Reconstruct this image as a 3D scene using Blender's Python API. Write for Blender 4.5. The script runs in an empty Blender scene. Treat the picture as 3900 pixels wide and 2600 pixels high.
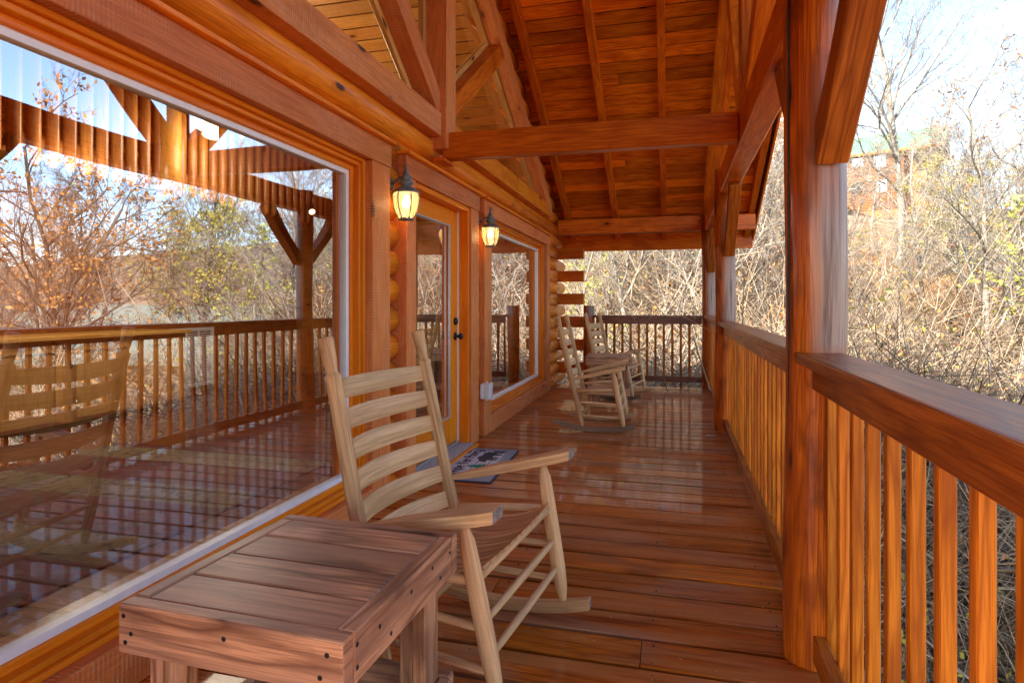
import bpy, math, random
import numpy as np
from mathutils import Vector, Matrix, noise as mnoise
R = math.radians
S = bpy.context.scene
# ---------------------------------------------------------------- camera
F = 2343.0; TH = math.atan(600/F)
cam = bpy.data.objects.new('camera', bpy.data.cameras.new('camera'))
S.collection.objects.link(cam); S.camera = cam
cam.location = (0, 0, 1.25); cam.rotation_euler = (R(90), 0, TH)
cam.data.sensor_width = 36; cam.data.lens = 36*F/3900
cam.data.shift_y = -140/3900
cam.data.clip_start = .05; cam.data.clip_end = 5000
# ---------------------------------------------------------------- world + sun
SUN_EL = 34; SUN_DIR = Vector((-.62, -.78, 0)).normalized()   # towards the sun, horizontal
w = bpy.data.worlds.new('World'); S.world = w; w.use_nodes = True
nt = w.node_tree; bg = nt.nodes['Background']
sky = nt.nodes.new('ShaderNodeTexSky'); sky.sky_type = 'NISHITA'; sky.sun_disc = False
sky.sun_elevation = R(SUN_EL); sky.sun_rotation = math.atan2(SUN_DIR.x, SUN_DIR.y)
sky.air_density = 1.0; sky.dust_density = 1.0; sky.ozone_density = 2.0
nt.links.new(sky.outputs[0], bg.inputs[0]); bg.inputs[1].default_value = .108
sl = bpy.data.lights.new('sun', 'SUN'); sl.energy = 3.9; sl.angle = R(.6); sl.color = (1, .93, .82)
so = bpy.data.objects.new('sun', sl); S.collection.objects.link(so)
sd = Vector((SUN_DIR.x*math.cos(R(SUN_EL)), SUN_DIR.y*math.cos(R(SUN_EL)), math.sin(R(SUN_EL))))
so.rotation_euler = sd.to_track_quat('Z', 'Y').to_euler(); so.location = (-20, -20, 20)
S.view_settings.view_transform = 'Standard'; S.view_settings.look = 'None'
S.view_settings.exposure = 2.45; S.view_settings.gamma = 1
S.render.engine = 'CYCLES'
S.cycles.max_bounces = 9; S.cycles.diffuse_bounces = 5; S.cycles.glossy_bounces = 4
S.cycles.transmission_bounces = 6; S.cycles.transparent_max_bounces = 12
S.cycles.sample_clamp_indirect = 6; S.cycles.caustics_reflective = False; S.cycles.caustics_refractive = False
S.cycles.use_denoising = True
COL = S.collection

# ---------------------------------------------------------------- helpers
def tag(o, label=None, cat=None, group=None, kind=None):
    if label: o['label'] = label
    if cat: o['category'] = cat
    if group: o['group'] = group
    if kind: o['kind'] = kind
    return o
def empty(name, loc=(0, 0, 0), rz=0, **k):
    o = bpy.data.objects.new(name, None); COL.objects.link(o)
    o.location = loc; o.rotation_euler = (0, 0, rz); o.empty_display_size = .2
    return tag(o, **k)
def copy_tree(o, parent=None):
    c = o.copy(); COL.objects.link(c); c.parent = parent
    for ch in o.children: copy_tree(ch, c)
    return c
rg = random.Random(7)
class MB:
    def __init__(s): s.v = []; s.f = []; s.uv = []; s.r = []; s.m = []; s.sm = []
    def quad(s, idx, uvs, r=None, m=0, smooth=False):
        s.f.append(tuple(idx)); s.uv.extend(uvs); s.r.append(r if r is not None else rg.random()); s.m.append(m); s.sm.append(smooth)
    def beam(s, p0, p1, wd, ht, up=(0, 0, 1), m=0, r=None):
        """square timber from p0 to p1 (centre line); wd sideways, ht along up; grain runs along it"""
        p0 = Vector(p0); p1 = Vector(p1); d = p1-p0; L = d.length; d.normalize()
        up = Vector(up); side = d.cross(up).normalized(); up = side.cross(d).normalized()
        r = rg.random() if r is None else r; o = r*13.7
        b = len(s.v)
        for u, p in ((0, p0), (L, p1)):
            for a, c in ((-1, -1), (1, -1), (1, 1), (-1, 1)):
                s.v.append(tuple(p+side*(a*wd/2)+up*(c*ht/2)))
        per = [0, wd, wd+ht, 2*wd+ht, 2*(wd+ht)]
        for k in range(4):
            k2 = (k+1) % 4
            s.quad((b+k, b+k2, b+4+k2, b+4+k), [(o, per[k]), (o, per[k+1]), (o+L, per[k+1]), (o+L, per[k])], r, m)
        s.quad((b+3, b+2, b+1, b), [(o, 0), (o+wd*.3, 0), (o+wd*.3, ht), (o, ht)], r, m)
        s.quad((b+4, b+5, b+6, b+7), [(o, 0), (o+wd*.3, 0), (o+wd*.3, ht), (o, ht)], r, m)
    def box(s, x0, x1, y0, y1, z0, z1, ax='y', m=0, r=None):
        xc, yc, zc = (x0+x1)/2, (y0+y1)/2, (z0+z1)/2
        if ax == 'y': s.beam((xc, y0, zc), (xc, y1, zc), abs(x1-x0), abs(z1-z0), m=m, r=r)
        elif ax == 'x': s.beam((x0, yc, zc), (x1, yc, zc), abs(y1-y0), abs(z1-z0), m=m, r=r)
        else: s.beam((xc, yc, z0), (xc, yc, z1), abs(y1-y0), abs(x1-x0), up=(1, 0, 0), m=m, r=r)
    def tube(s, path, rad, n=10, m=0, r=None, cap=True, sq=(1, 1), up=None, smooth=True, ph=0, seam=0):
        P = [Vector(p) for p in path]; r = rg.random() if r is None else r; o = r*13.7
        if not hasattr(rad, '__len__'): rad = [rad]*len(P)
        b = len(s.v); u = 0; ref = Vector(up) if up else None; us = []
        for i, p in enumerate(P):
            t = (P[min(i+1, len(P)-1)]-P[max(i-1, 0)])
            t = t.normalized() if t.length > 1e-9 else Vector((0, 0, 1))
            if ref is None: ref = Vector((0, 0, 1)) if abs(t.z) < .9 else Vector((1, 0, 0))
            a = t.cross(ref).normalized(); c = a.cross(t).normalized()
            if up is None: ref = c
            if i: u += (P[i]-P[i-1]).length
            us.append(u)
            for k in range(n):
                g = 2*math.pi*(k+ph)/n
                s.v.append(tuple(p+a*(math.cos(g)*rad[i]*sq[0])+c*(math.sin(g)*rad[i]*sq[1])))
        R0 = max(rad)
        for i in range(len(P)-1):
            for k in range(n):
                k2 = (k+1) % n; v0 = 2*math.pi*R0*k/n; v1 = 2*math.pi*R0*(k+1)/n
                s.quad((b+i*n+k, b+i*n+k2, b+(i+1)*n+k2, b+(i+1)*n+k), [(o+us[i], v0), (o+us[i], v1), (o+us[i+1], v1), (o+us[i+1], v0)], r, m, smooth)
        if cap:
            s.quad([b+k for k in range(n)][::-1], [(o+.02*math.cos(k), .02*math.sin(k)) for k in range(n)], r, m)
            e = b+(len(P)-1)*n
            s.quad([e+k for k in range(n)], [(o+.02*math.cos(k), .02*math.sin(k)) for k in range(n)], r, m)
    def prism(s, pts, off, m=0, r=None, uax=None):
        """closed polygon extruded by the vector off"""
        pts = [Vector(p) for p in pts]; off = Vector(off); b = len(s.v); n = len(pts)
        r = rg.random() if r is None else r; o = r*13.7
        d = Vector(uax).normalized() if uax else (pts[1]-pts[0]).normalized()
        nn = off.normalized(); q = nn.cross(d).normalized()
        s.v += [tuple(p) for p in pts]+[tuple(p+off) for p in pts]
        uv = [(o+p.dot(d), p.dot(q)) for p in pts]
        s.quad(list(range(b, b+n))[::-1], uv[::-1], r, m); s.quad(range(b+n, b+2*n), uv, r, m)
        for k in range(n):
            k2 = (k+1) % n; e = off.length
            s.quad((b+k, b+k2, b+n+k2, b+n+k), [uv[k], uv[k2], (uv[k2][0], uv[k2][1]+e), (uv[k][0], uv[k][1]+e)], r, m)
    def lathe(s, prof, c=(0, 0, 0), n=20, m=0, r=None, smooth=True):
        s.tube([(c[0], c[1], c[2]+z) for z, _ in prof], [max(q, .0008) for _, q in prof], n=n, m=m, r=r, smooth=smooth, up=(0, 1, 0))
    def build(s, name, mats, parent=None, bevel=0, seg=1, xf=None):
        me = bpy.data.meshes.new(name)
        vs = s.v if xf is None else [tuple(xf @ Vector(p)) for p in s.v]
        me.from_pydata(vs, [], s.f)
        uvl = me.uv_layers.new(name='UVMap'); uvl.data.foreach_set('uv', [c for t in s.uv for c in t])
        at = me.attributes.new('rnd', 'FLOAT', 'FACE'); at.data.foreach_set('value', s.r)
        me.polygons.foreach_set('material_index', s.m); me.polygons.foreach_set('use_smooth', s.sm)
        for mt in (mats if isinstance(mats, (list, tuple)) else [mats]): me.materials.append(mt)
        me.validate(clean_customdata=False)
        import bmesh
        bm = bmesh.new(); bm.from_mesh(me); bmesh.ops.recalc_face_normals(bm, faces=bm.faces[:]); bm.to_mesh(me); bm.free()
        o = bpy.data.objects.new(name, me); COL.objects.link(o); o.parent = parent
        if bevel:
            b = o.modifiers.new('bevel', 'BEVEL'); b.width = bevel; b.segments = seg; b.limit_method = 'ANGLE'; b.angle_limit = R(50)
        return o

# ---------------------------------------------------------------- materials
def mat(name):
    m = bpy.data.materials.new(name); m.use_nodes = True
    return m, m.node_tree, m.node_tree.nodes['Principled BSDF']
def N(t, kind, **k):
    n = t.nodes.new(kind)
    for a, b in k.items(): setattr(n, a, b)
    return n
def mth(t, op, a, b=None, c=None):
    n = t.nodes.new('ShaderNodeMath'); n.operation = op
    for i, x in enumerate((a, b, c)):
        if x is None: continue
        if isinstance(x, (int, float)): n.inputs[i].default_value = x
        else: t.links.new(x, n.inputs[i])
    return n.outputs[0]
def mixc(t, f, a, b, mode='MIX'):
    n = t.nodes.new('ShaderNodeMix'); n.data_type = 'RGBA'; n.blend_type = mode
    for sck, x in ((n.inputs[0], f), (n.inputs[6], a), (n.inputs[7], b)):
        if isinstance(x, (int, float)): sck.default_value = x
        elif isinstance(x, tuple): sck.default_value = (*x[:3], 1)
        else: t.links.new(x, sck)
    return n.outputs[2]
def ramp(t, x, lo, hi):
    n = t.nodes.new('ShaderNodeMapRange'); n.inputs[1].default_value = lo; n.inputs[2].default_value = hi
    t.links.new(x, n.inputs[0]); return n.outputs[0]
def wood(name, light, dark, rough=.45, coat=.4, coatr=.15, knot=.5, knotc=(.03, .012, .006), saw=0, var=.35, ring=.6, stain=None, bump=.15, vs=1.0, wear=None, speck=0):
    m, t, b = mat(name)
    uv = N(t, 'ShaderNodeUVMap'); at = N(t, 'ShaderNodeAttribute', attribute_name='rnd')
    sp = N(t, 'ShaderNodeSeparateXYZ'); t.links.new(uv.outputs[0], sp.inputs[0])
    u, v, r = sp.outputs[0], sp.outputs[1], at.outputs['Fac']
    def vec(su, sv, sr):
        c = N(t, 'ShaderNodeCombineXYZ')
        t.links.new(mth(t, 'MULTIPLY', u, su), c.inputs[0]); t.links.new(mth(t, 'MULTIPLY', v, sv*vs), c.inputs[1]); t.links.new(mth(t, 'MULTIPLY', r, sr), c.inputs[2])
        return c.outputs[0]
    def noi(v_, det=2, dist=0, sc=1):
        n = N(t, 'ShaderNodeTexNoise'); n.inputs['Scale'].default_value = sc; n.inputs['Detail'].default_value = det; n.inputs['Distortion'].default_value = dist
        t.links.new(v_, n.inputs['Vector']); return n.outputs[0]
    n1 = noi(vec(.9, 9, 91), 1.5, .3)
    rings = mth(t, 'PINGPONG', mth(t, 'MULTIPLY', n1, 16), 1)
    rings = mth(t, 'POWER', rings, 3.0)
    fine = noi(vec(3, 90, 57), 3)
    blot = noi(vec(1.8, 5, 33), 2.5, .4)
    c = mixc(t, mth(t, 'MULTIPLY', rings, ring), light, dark)
    c = mixc(t, mth(t, 'MULTIPLY', ramp(t, fine, .48, .62), .6), c, dark)
    fin2 = noi(vec(9, 330, 41), 1)
    c = mixc(t, mth(t, 'MULTIPLY', ramp(t, fin2, .5, .62), .4), c, dark)
    c = mixc(t, mth(t, 'MULTIPLY', ramp(t, blot, .5, .68), .7), c, dark)
    k = N(t, 'ShaderNodeTexVoronoi'); k.inputs['Scale'].default_value = 1
    t.links.new(vec(2.3, 5.5, 0), k.inputs['Vector'])
    kr = N(t, 'ShaderNodeSeparateColor'); t.links.new(k.outputs['Color'], kr.inputs[0])
    kd = k.outputs['Distance']
    near = mth(t, 'SUBTRACT', 1, ramp(t, kd, .08, .14))
    halo = mth(t, 'SUBTRACT', 1, ramp(t, kd, .10, .36))
    pick = mth(t, 'LESS_THAN', kr.outputs[0], knot)
    c = mixc(t, mth(t, 'MULTIPLY', mth(t, 'MULTIPLY', halo, pick), .75), c, dark)
    c = mixc(t, mth(t, 'MULTIPLY', mth(t, 'MULTIPLY', near, pick), .9), c, knotc)
    val = mth(t, 'ADD', 1-var/2, mth(t, 'MULTIPLY', r, var))
    hs = N(t, 'ShaderNodeHueSaturation'); t.links.new(c, hs.inputs['Color']); t.links.new(val, hs.inputs['Value'])
    t.links.new(mth(t, 'ADD', .492, mth(t, 'MULTIPLY', noi(vec(.3, .3, 211), 0), .016)), hs.inputs['Hue'])
    c = hs.outputs[0]
    hgt = mth(t, 'ADD', mth(t, 'MULTIPLY', fine, .5), mth(t, 'MULTIPLY', rings, .15))
    if saw:
        wob = mth(t, 'ADD', mth(t, 'MULTIPLY', u, 2*math.pi/.017), mth(t, 'MULTIPLY', noi(vec(2, 3, 7), 1), 6))
        sw = mth(t, 'ADD', mth(t, 'MULTIPLY', mth(t, 'SINE', wob), .5), .5)
        sw = mth(t, 'MULTIPLY', mth(t, 'MULTIPLY', sw, ramp(t, noi(vec(25, 25, 3), 2), .3, .7)), ramp(t, noi(vec(2.2, 6, 77), 2), .36, .6))
        c = mixc(t, mth(t, 'MULTIPLY', sw, .65*saw), c, (.70, .36, .20))
        hgt = mth(t, 'ADD', hgt, mth(t, 'MULTIPLY', sw, 1.4))
    if stain:
        c = mixc(t, mth(t, 'MULTIPLY', ramp(t, noi(vec(3, 6, 19), 4, .5), .5, .68), .75), c, stain)
    if wear:
        c = mixc(t, mth(t, 'MULTIPLY', ramp(t, noi(vec(1.2, 14, 5), 4, .2), .45, .62), .7), c, wear)
    if speck:
        sv = N(t, 'ShaderNodeTexVoronoi'); sv.inputs['Scale'].default_value = 1; t.links.new(vec(26, 26, 0), sv.inputs['Vector'])
        sc_ = N(t, 'ShaderNodeSeparateColor'); t.links.new(sv.outputs['Color'], sc_.inputs[0])
        c = mixc(t, mth(t, 'MULTIPLY', mth(t, 'MULTIPLY', mth(t, 'LESS_THAN', sv.outputs['Distance'], .055), mth(t, 'LESS_THAN', sc_.outputs[1], .45)), speck), c, (.75, .70, .62))
        c = mixc(t, mth(t, 'MULTIPLY', ramp(t, noi(vec(1.1, 2.6, 8), 5, .6), .52, .7), .35), c, (.40, .26, .17))
    t.links.new(c, b.inputs['Base Color'])
    rr = mth(t, 'ADD', rough-.08, mth(t, 'MULTIPLY', blot, .2)); t.links.new(rr, b.inputs['Roughness'])
    b.inputs['Coat Weight'].default_value = coat; b.inputs['Coat Roughness'].default_value = coatr; b.inputs['Specular IOR Level'].default_value = .12
    bp = N(t, 'ShaderNodeBump'); bp.inputs['Strength'].default_value = bump; bp.inputs['Distance'].default_value = .004
    t.links.new(hgt, bp.inputs['Height']); t.links.new(bp.outputs[0], b.inputs['Normal'])
    return m
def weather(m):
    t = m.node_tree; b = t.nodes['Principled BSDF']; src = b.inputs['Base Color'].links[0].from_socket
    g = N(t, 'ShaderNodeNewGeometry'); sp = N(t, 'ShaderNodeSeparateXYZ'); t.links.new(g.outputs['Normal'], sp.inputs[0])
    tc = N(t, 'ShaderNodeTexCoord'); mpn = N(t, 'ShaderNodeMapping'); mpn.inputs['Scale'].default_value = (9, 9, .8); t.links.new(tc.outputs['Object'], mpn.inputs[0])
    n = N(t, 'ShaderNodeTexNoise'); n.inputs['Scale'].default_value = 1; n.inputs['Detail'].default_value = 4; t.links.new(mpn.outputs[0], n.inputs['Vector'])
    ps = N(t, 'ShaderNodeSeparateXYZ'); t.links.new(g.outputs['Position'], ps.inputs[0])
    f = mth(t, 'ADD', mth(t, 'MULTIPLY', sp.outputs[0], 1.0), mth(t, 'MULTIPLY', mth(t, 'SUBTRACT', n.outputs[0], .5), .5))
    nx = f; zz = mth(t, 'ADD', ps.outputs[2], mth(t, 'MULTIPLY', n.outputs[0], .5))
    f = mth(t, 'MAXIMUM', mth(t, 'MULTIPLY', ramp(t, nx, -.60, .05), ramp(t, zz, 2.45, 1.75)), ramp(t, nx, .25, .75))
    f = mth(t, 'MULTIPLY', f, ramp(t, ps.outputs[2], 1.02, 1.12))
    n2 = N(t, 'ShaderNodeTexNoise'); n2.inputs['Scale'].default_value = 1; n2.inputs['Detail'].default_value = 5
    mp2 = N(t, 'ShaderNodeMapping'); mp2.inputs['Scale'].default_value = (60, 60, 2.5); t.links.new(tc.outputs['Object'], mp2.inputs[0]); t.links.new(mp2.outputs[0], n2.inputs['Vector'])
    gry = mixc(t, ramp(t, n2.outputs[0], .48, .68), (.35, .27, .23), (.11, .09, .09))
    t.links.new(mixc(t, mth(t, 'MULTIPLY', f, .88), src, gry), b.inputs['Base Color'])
def plain(name, col, rough=.5, metal=0, noise=0, nscale=20, col2=None, bump=0, coat=0):
    m, t, b = mat(name)
    b.inputs['Roughness'].default_value = rough; b.inputs['Metallic'].default_value = metal; b.inputs['Coat Weight'].default_value = coat
    tc = N(t, 'ShaderNodeTexCoord'); n = N(t, 'ShaderNodeTexNoise'); n.inputs['Scale'].default_value = nscale; n.inputs['Detail'].default_value = 4
    t.links.new(tc.outputs['Object'], n.inputs['Vector'])
    c2 = col2 or tuple(x*.7 for x in col)
    t.links.new(mixc(t, ramp(t, n.outputs[0], .35, .65), col, c2), b.inputs['Base Color'])
    if bump:
        bp = N(t, 'ShaderNodeBump'); bp.inputs['Strength'].default_value = bump; bp.inputs['Distance'].default_value = .01
        t.links.new(n.outputs[0], bp.inputs['Height']); t.links.new(bp.outputs[0], b.inputs['Normal'])
    return m
def emit(name, col, st):
    m, t, b = mat(name); b.inputs['Base Color'].default_value = (*col, 1)
    b.inputs['Emission Color'].default_value = (*col, 1); b.inputs['Emission Strength'].default_value = st
    return m
def glass(name, refl=.35, tint=(.82, .86, .86), wav=.0):
    m, t, b = mat(name); t.nodes.remove(b); out = t.nodes['Material Output']
    g = N(t, 'ShaderNodeBsdfGlossy'); g.inputs['Roughness'].default_value = 0; g.inputs['Color'].default_value = (.93, .94, 1, 1)
    tr = N(t, 'ShaderNodeBsdfTransparent'); tr.inputs[0].default_value = (*tint, 1)
    lw = N(t, 'ShaderNodeLayerWeight'); lw.inputs[0].default_value = .5
    f = mth(t, 'ADD', refl, mth(t, 'MULTIPLY', mth(t, 'POWER', lw.outputs[1], 3.0), 1-refl))
    mx = N(t, 'ShaderNodeMixShader'); t.links.new(f, mx.inputs[0]); t.links.new(tr.outputs[0], mx.inputs[1]); t.links.new(g.outputs[0], mx.inputs[2])
    t.links.new(mx.outputs[0], out.inputs[0])
    if wav:
        tc = N(t, 'ShaderNodeTexCoord'); mp = N(t, 'ShaderNodeMapping'); mp.inputs['Scale'].default_value = (1, 1.1, .8)
        n = N(t, 'ShaderNodeTexNoise'); n.inputs['Scale'].default_value = 1.1; n.inputs['Detail'].default_value = 1
        t.links.new(tc.outputs['Object'], mp.inputs[0]); t.links.new(mp.outputs[0], n.inputs['Vector'])
        bp = N(t, 'ShaderNodeBump'); bp.inputs['Strength'].default_value = 1; bp.inputs['Distance'].default_value = wav
        t.links.new(n.outputs[0], bp.inputs['Height']); t.links.new(bp.outputs[0], g.inputs['Normal']);
    return m
M = dict(
    log=wood('stained_log', (.86, .27, .016), (.52, .12, .006), rough=.42, coat=.16, coatr=.12, knot=.3, ring=.35),
    smooth=wood('stained_frame', (.82, .25, .012), (.66, .155, .006), rough=.4, coat=.14, coatr=.12, knot=.06, ring=.3, var=.15),
    rough=wood('rough_sawn_trim', (.70, .22, .06), (.46, .12, .028), rough=.5, coat=.12, coatr=.35, knot=.35, saw=1, ring=.5, bump=.6),
    timber=wood('red_timber', (.70, .17, .009), (.34, .05, .003), rough=.42, coat=.15, coatr=.2, knot=.5, ring=.5),
    ceil=wood('ceiling_board', (.92, .27, .010), (.46, .075, .003), rough=.42, coat=.15, coatr=.2, knot=.6, ring=.6, var=.75),
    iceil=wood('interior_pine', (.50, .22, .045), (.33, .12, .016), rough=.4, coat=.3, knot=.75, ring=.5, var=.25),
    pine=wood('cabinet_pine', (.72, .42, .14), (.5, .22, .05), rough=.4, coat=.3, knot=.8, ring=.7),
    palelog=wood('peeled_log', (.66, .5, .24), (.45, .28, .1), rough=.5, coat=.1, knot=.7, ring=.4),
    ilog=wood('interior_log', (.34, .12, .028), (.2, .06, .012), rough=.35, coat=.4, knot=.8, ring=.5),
    post=wood('post_log', (.56, .13, .008), (.20, .03, .003), rough=.4, coat=.25, coatr=.1, knot=.6, ring=.7, bump=.3, vs=1.7, stain=(.12, .02, .003)),
    rail=wood('railing_wood', (.46, .13, .014), (.17, .034, .004), rough=.42, coat=.16, coatr=.12, knot=.35, ring=.7),
    bal=wood('baluster_wood', (.72, .225, .018), (.32, .07, .006), rough=.38, coat=.2, coatr=.2, knot=.25, ring=.75, var=.4),
    dark=wood('worn_dark_rail', (.21, .06, .03), (.08, .022, .015), rough=.4, coat=.35, coatr=.25, knot=.4, ring=.8),
    deck=wood('deck_board', (.60, .155, .012), (.14, .022, .004), rough=.45, coat=.38, coatr=.06, knot=.35, ring=.45, var=.6, bump=.25, wear=(.46, .19, .055), speck=.8),
    chair=wood('chair_wood', (.82, .53, .27), (.50, .29, .13), rough=.55, coat=.08, knot=.12, ring=.5, var=.2, bump=.2),
    chairb=wood('chair_wood_bark', (.68, .42, .20), (.36, .19, .085), rough=.6, coat=.05, knot=.2, ring=.8, var=.2, bump=.3),
    chaird=wood('chair_wood_grey', (.33, .22, .14), (.2, .12, .08), rough=.6, coat=.05, knot=.2, ring=.8, var=.2, bump=.3),
    table=wood('table_wood', (.66, .35, .18), (.18, .075, .04), rough=.42, coat=.2, coatr=.35, knot=.9, ring=1.0, var=.3, bump=.35, stain=(.10, .045, .03), wear=(.40, .22, .13)),
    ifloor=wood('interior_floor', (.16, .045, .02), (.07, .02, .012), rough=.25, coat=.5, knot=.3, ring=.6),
    farlog=wood('far_log_siding', (.34, .15, .06), (.24, .095, .035), rough=.6, coat=0, knot=0, ring=.2),
    white=plain('white_vinyl', (.85, .86, .88), .35, noise=1, col2=(.78, .8, .84)),
    cream=plain('cream_paint', (.75, .73, .68), .5),
    alu=plain('aluminium', (.62, .64, .68), .35, metal=.6, nscale=60, col2=(.5, .52, .56)),
    under=plain('gap_shade', (.012, .006, .003), .9),
    endg=plain('end_grain', (.16, .12, .10), .8, nscale=60, col2=(.34, .27, .22), bump=.3),
    chairc=wood('chair_wood_curly', (.78, .51, .26), (.48, .27, .12), rough=.55, coat=.08, knot=.1, saw=.35, ring=.4, var=.2, bump=.15),
    rubber=plain('dark_gap', (.02, .018, .015), .8),
    black=plain('black_iron', (.025, .027, .032), .35, metal=.7),
    verd=plain('verdigris_metal', (.105, .13, .14), .55, metal=.35, nscale=45, col2=(.20, .25, .26), bump=.2),
    screw=plain('screw_head', (.03, .03, .035), .4, metal=.6),
    shingle=plain('green_shingle', (.10, .21, .14), .9, nscale=3, col2=(.08, .17, .11), bump=.3),
    roofd=plain('brown_shingle', (.06, .045, .035), .9, nscale=6),
    pane=glass('window_glass', .40, wav=.0035),
    pane2=glass('gable_glass', .03, (.94, .95, .94)),
    pane3=glass('far_glass', .55, (.3, .35, .4)),
    bulb=emit('lit_bulb', (1, .74, .42), 4),
    spot=emit('lit_spot', (1, .7, .35), 1.2),
)
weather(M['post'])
# ---------------------------------------------------------------- terrain
def ground_z(x, y):
    q = y-.35*max(x, 0)+.10*min(x, 0)
    z = np.interp(q, [-400, -40, 3, 8, 12, 18, 30, 48, 67, 92, 130, 400, 1500], [-30, -7, -3.6, -2.9, -1.6, .6, 4.0, 7.6, 11, 15.3, 21, 30, 40])
    z -= .15*max(x-9, 0)*(1 if q < 30 else max(0, 1-(q-30)/55))
    if z < -26: z = -26
    a = min(1, max(0, (math.hypot(x, y-4)-6)/10))
    return float(z + a*(1.1*mnoise.noise((x*.09, y*.09, 3)) + .35*mnoise.noise((x*.35, y*.35, 9))))
def make_ground():
    def axis(c, n=95, fine=.55):
        out = []; 
        for i in range(-n, n+1):
            out.append(c+fine*i+math.copysign(abs(i)**3.4*2.9e-4, i))
        return out
    xs = axis(8); ys = axis(20)
    v = [(x, y, ground_z(x, y)) for y in ys for x in xs]; n = len(xs)
    f = [(j*n+i, j*n+i+1, (j+1)*n+i+1, (j+1)*n+i) for j in range(len(ys)-1) for i in range(n-1)]
    me = bpy.data.meshes.new('ground'); me.from_pydata(v, [], f); me.polygons.foreach_set('use_smooth', [True]*len(f))
    m, t, b = mat('leaf_litter'); tc = N(t, 'ShaderNodeTexCoord')
    def noi(s, d, dist=0):
        n_ = N(t, 'ShaderNodeTexNoise'); n_.inputs['Scale'].default_value = s; n_.inputs['Detail'].default_value = d; n_.inputs['Distortion'].default_value = dist
        t.links.new(tc.outputs['Object'], n_.inputs['Vector']); return n_.outputs[0]
    vo = N(t, 'ShaderNodeTexVoronoi'); vo.inputs['Scale'].default_value = 9; t.links.new(tc.outputs['Object'], vo.inputs['Vector'])
    sc = N(t, 'ShaderNodeSeparateColor'); t.links.new(vo.outputs['Color'], sc.inputs[0])
    c = mixc(t, sc.outputs[0], (.20, .10, .045), (.42, .26, .13))
    c = mixc(t, ramp(t, noi(.5, 5), .42, .6), c, (.10, .062, .036))
    c = mixc(t, mth(t, 'MULTIPLY', ramp(t, noi(.23, 4, .5), .5, .62), .6), c, (.38, .28, .16))
    c = mixc(t, mth(t, 'MULTIPLY', ramp(t, noi(.8, 4, .5), .58, .66), .5), c, (.05, .07, .02))
    t.links.new(c, b.inputs['Base Color']); b.inputs['Roughness'].default_value = .95
    bp = N(t, 'ShaderNodeBump'); bp.inputs['Distance'].default_value = .12; t.links.new(noi(11, 3), bp.inputs['Height']); t.links.new(bp.outputs[0], b.inputs['Normal'])
    me.materials.append(m); o = bpy.data.objects.new('ground', me); COL.objects.link(o); tag(o, kind='structure')
make_ground()

# ================================================================= LOG CABIN
def rx(y): return .478+.0092*y                     # centre line of the outer railing / posts
SL = .5
def zr(y): return 2.62+SL*min(9.9-y, y+.86)         # underside of rafters at wall/post plates
YR = 4.52
cabin = empty('log_cabin', (-1.8, 4.5, 0), label='orange stained log cabin with a covered porch, big picture windows and gable glass', cat='cabin')
INV = Matrix.Translation((1.8, -4.5, 0))
def cab(mb, name, mats, bevel=0, seg=1, parent=None):
    return mb.build(name, mats, parent or cabin, bevel, seg, xf=INV)
J = 2.37; PT = .187
def log_seg(mb, y0, y1, z, x=-1.86, r=.106, ext0=0):
    pts = [(x, y0, z), (x, (y0+y1)/2, z), (x, y1, z)]
    mb.tube(pts, r, n=20, sq=(1, .95), up=(0, 0, 1))
lw = MB()
k = 0; z = J-PT/2
rows = []
while z > -.05: rows.append(z); z -= PT
for i, z in enumerate(rows):
    for a, b in ((-1.1, .27), (3.5, 3.84), (5.42, 5.66)): 
        if b-a < .3 or True: log_seg(lw, a, b, z)
    rect = (i % 2 == 1)
    log_seg(lw, 8.86, 10.0 if rect else 10.6, z)
    if i == 0: log_seg(lw, .2, 8.9, z)
# full logs between headers and gable glass
z = J+PT/2; g = 0
while z < 5.25:
    yr1 = 9.9-(z-2.80)/SL; yl1 = -.86+(z-2.80)/SL
    yw1 = 8.75-(z-2.62)/SL; yw0 = 2*YR-yw1
    if z < 2.56: log_seg(lw, -1.0, 10.12, z)
    else:
        if yr1 > YR:
            a = max(yw1, YR)
            log_seg(lw, a+.24, min(yr1, 10.1), z); log_seg(lw, max(yl1, -1.0), min(yw0, YR)-.24, z)
    z += PT
cab(lw, 'log_wall', M['log'])
for i, z in enumerate(rows):
    if i % 2 == 1:
        b = MB(); b.box(-2.2, -1.36, 9.995, 10.15, z-PT/2+.004, z+PT/2-.004, 'x'); cab(b, 'crossing_log', M['timber'], .004)
# wall core behind the logs (around openings) and end walls
core = MB()
for y0, y1, z0, z1 in ((-1.1, .5, 0, 2.5), (3.3, 4.0, 0, 2.5), (5.2, 5.85, 0, 2.5), (8.6, 10.1, 0, 2.5), (.5, 3.3, 0, .22), (5.85, 8.6, 0, .22), (.5, 3.3, 2.08, 2.5), (4.0, 5.2, 2.08, 2.5), (5.85, 8.6, 2.08, 2.5)):
    core.box(-2.0, -1.86, y0, y1, z0, z1)
core.prism([(-1.9, 9.14, 2.5), (-1.9, 9.95, 2.5), (-1.9, YR, 5.4), (-1.9, YR, 4.88)], (-.1, 0, 0), uax=(0, 1, 0))
core.prism([(-1.9, -.1, 2.5), (-1.9, YR, 4.88), (-1.9, YR, 5.4), (-1.9, -1, 2.5)], (-.1, 0, 0), uax=(0, 1, 0))
cab(core, 'wall_core', M['iceil'])
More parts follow.
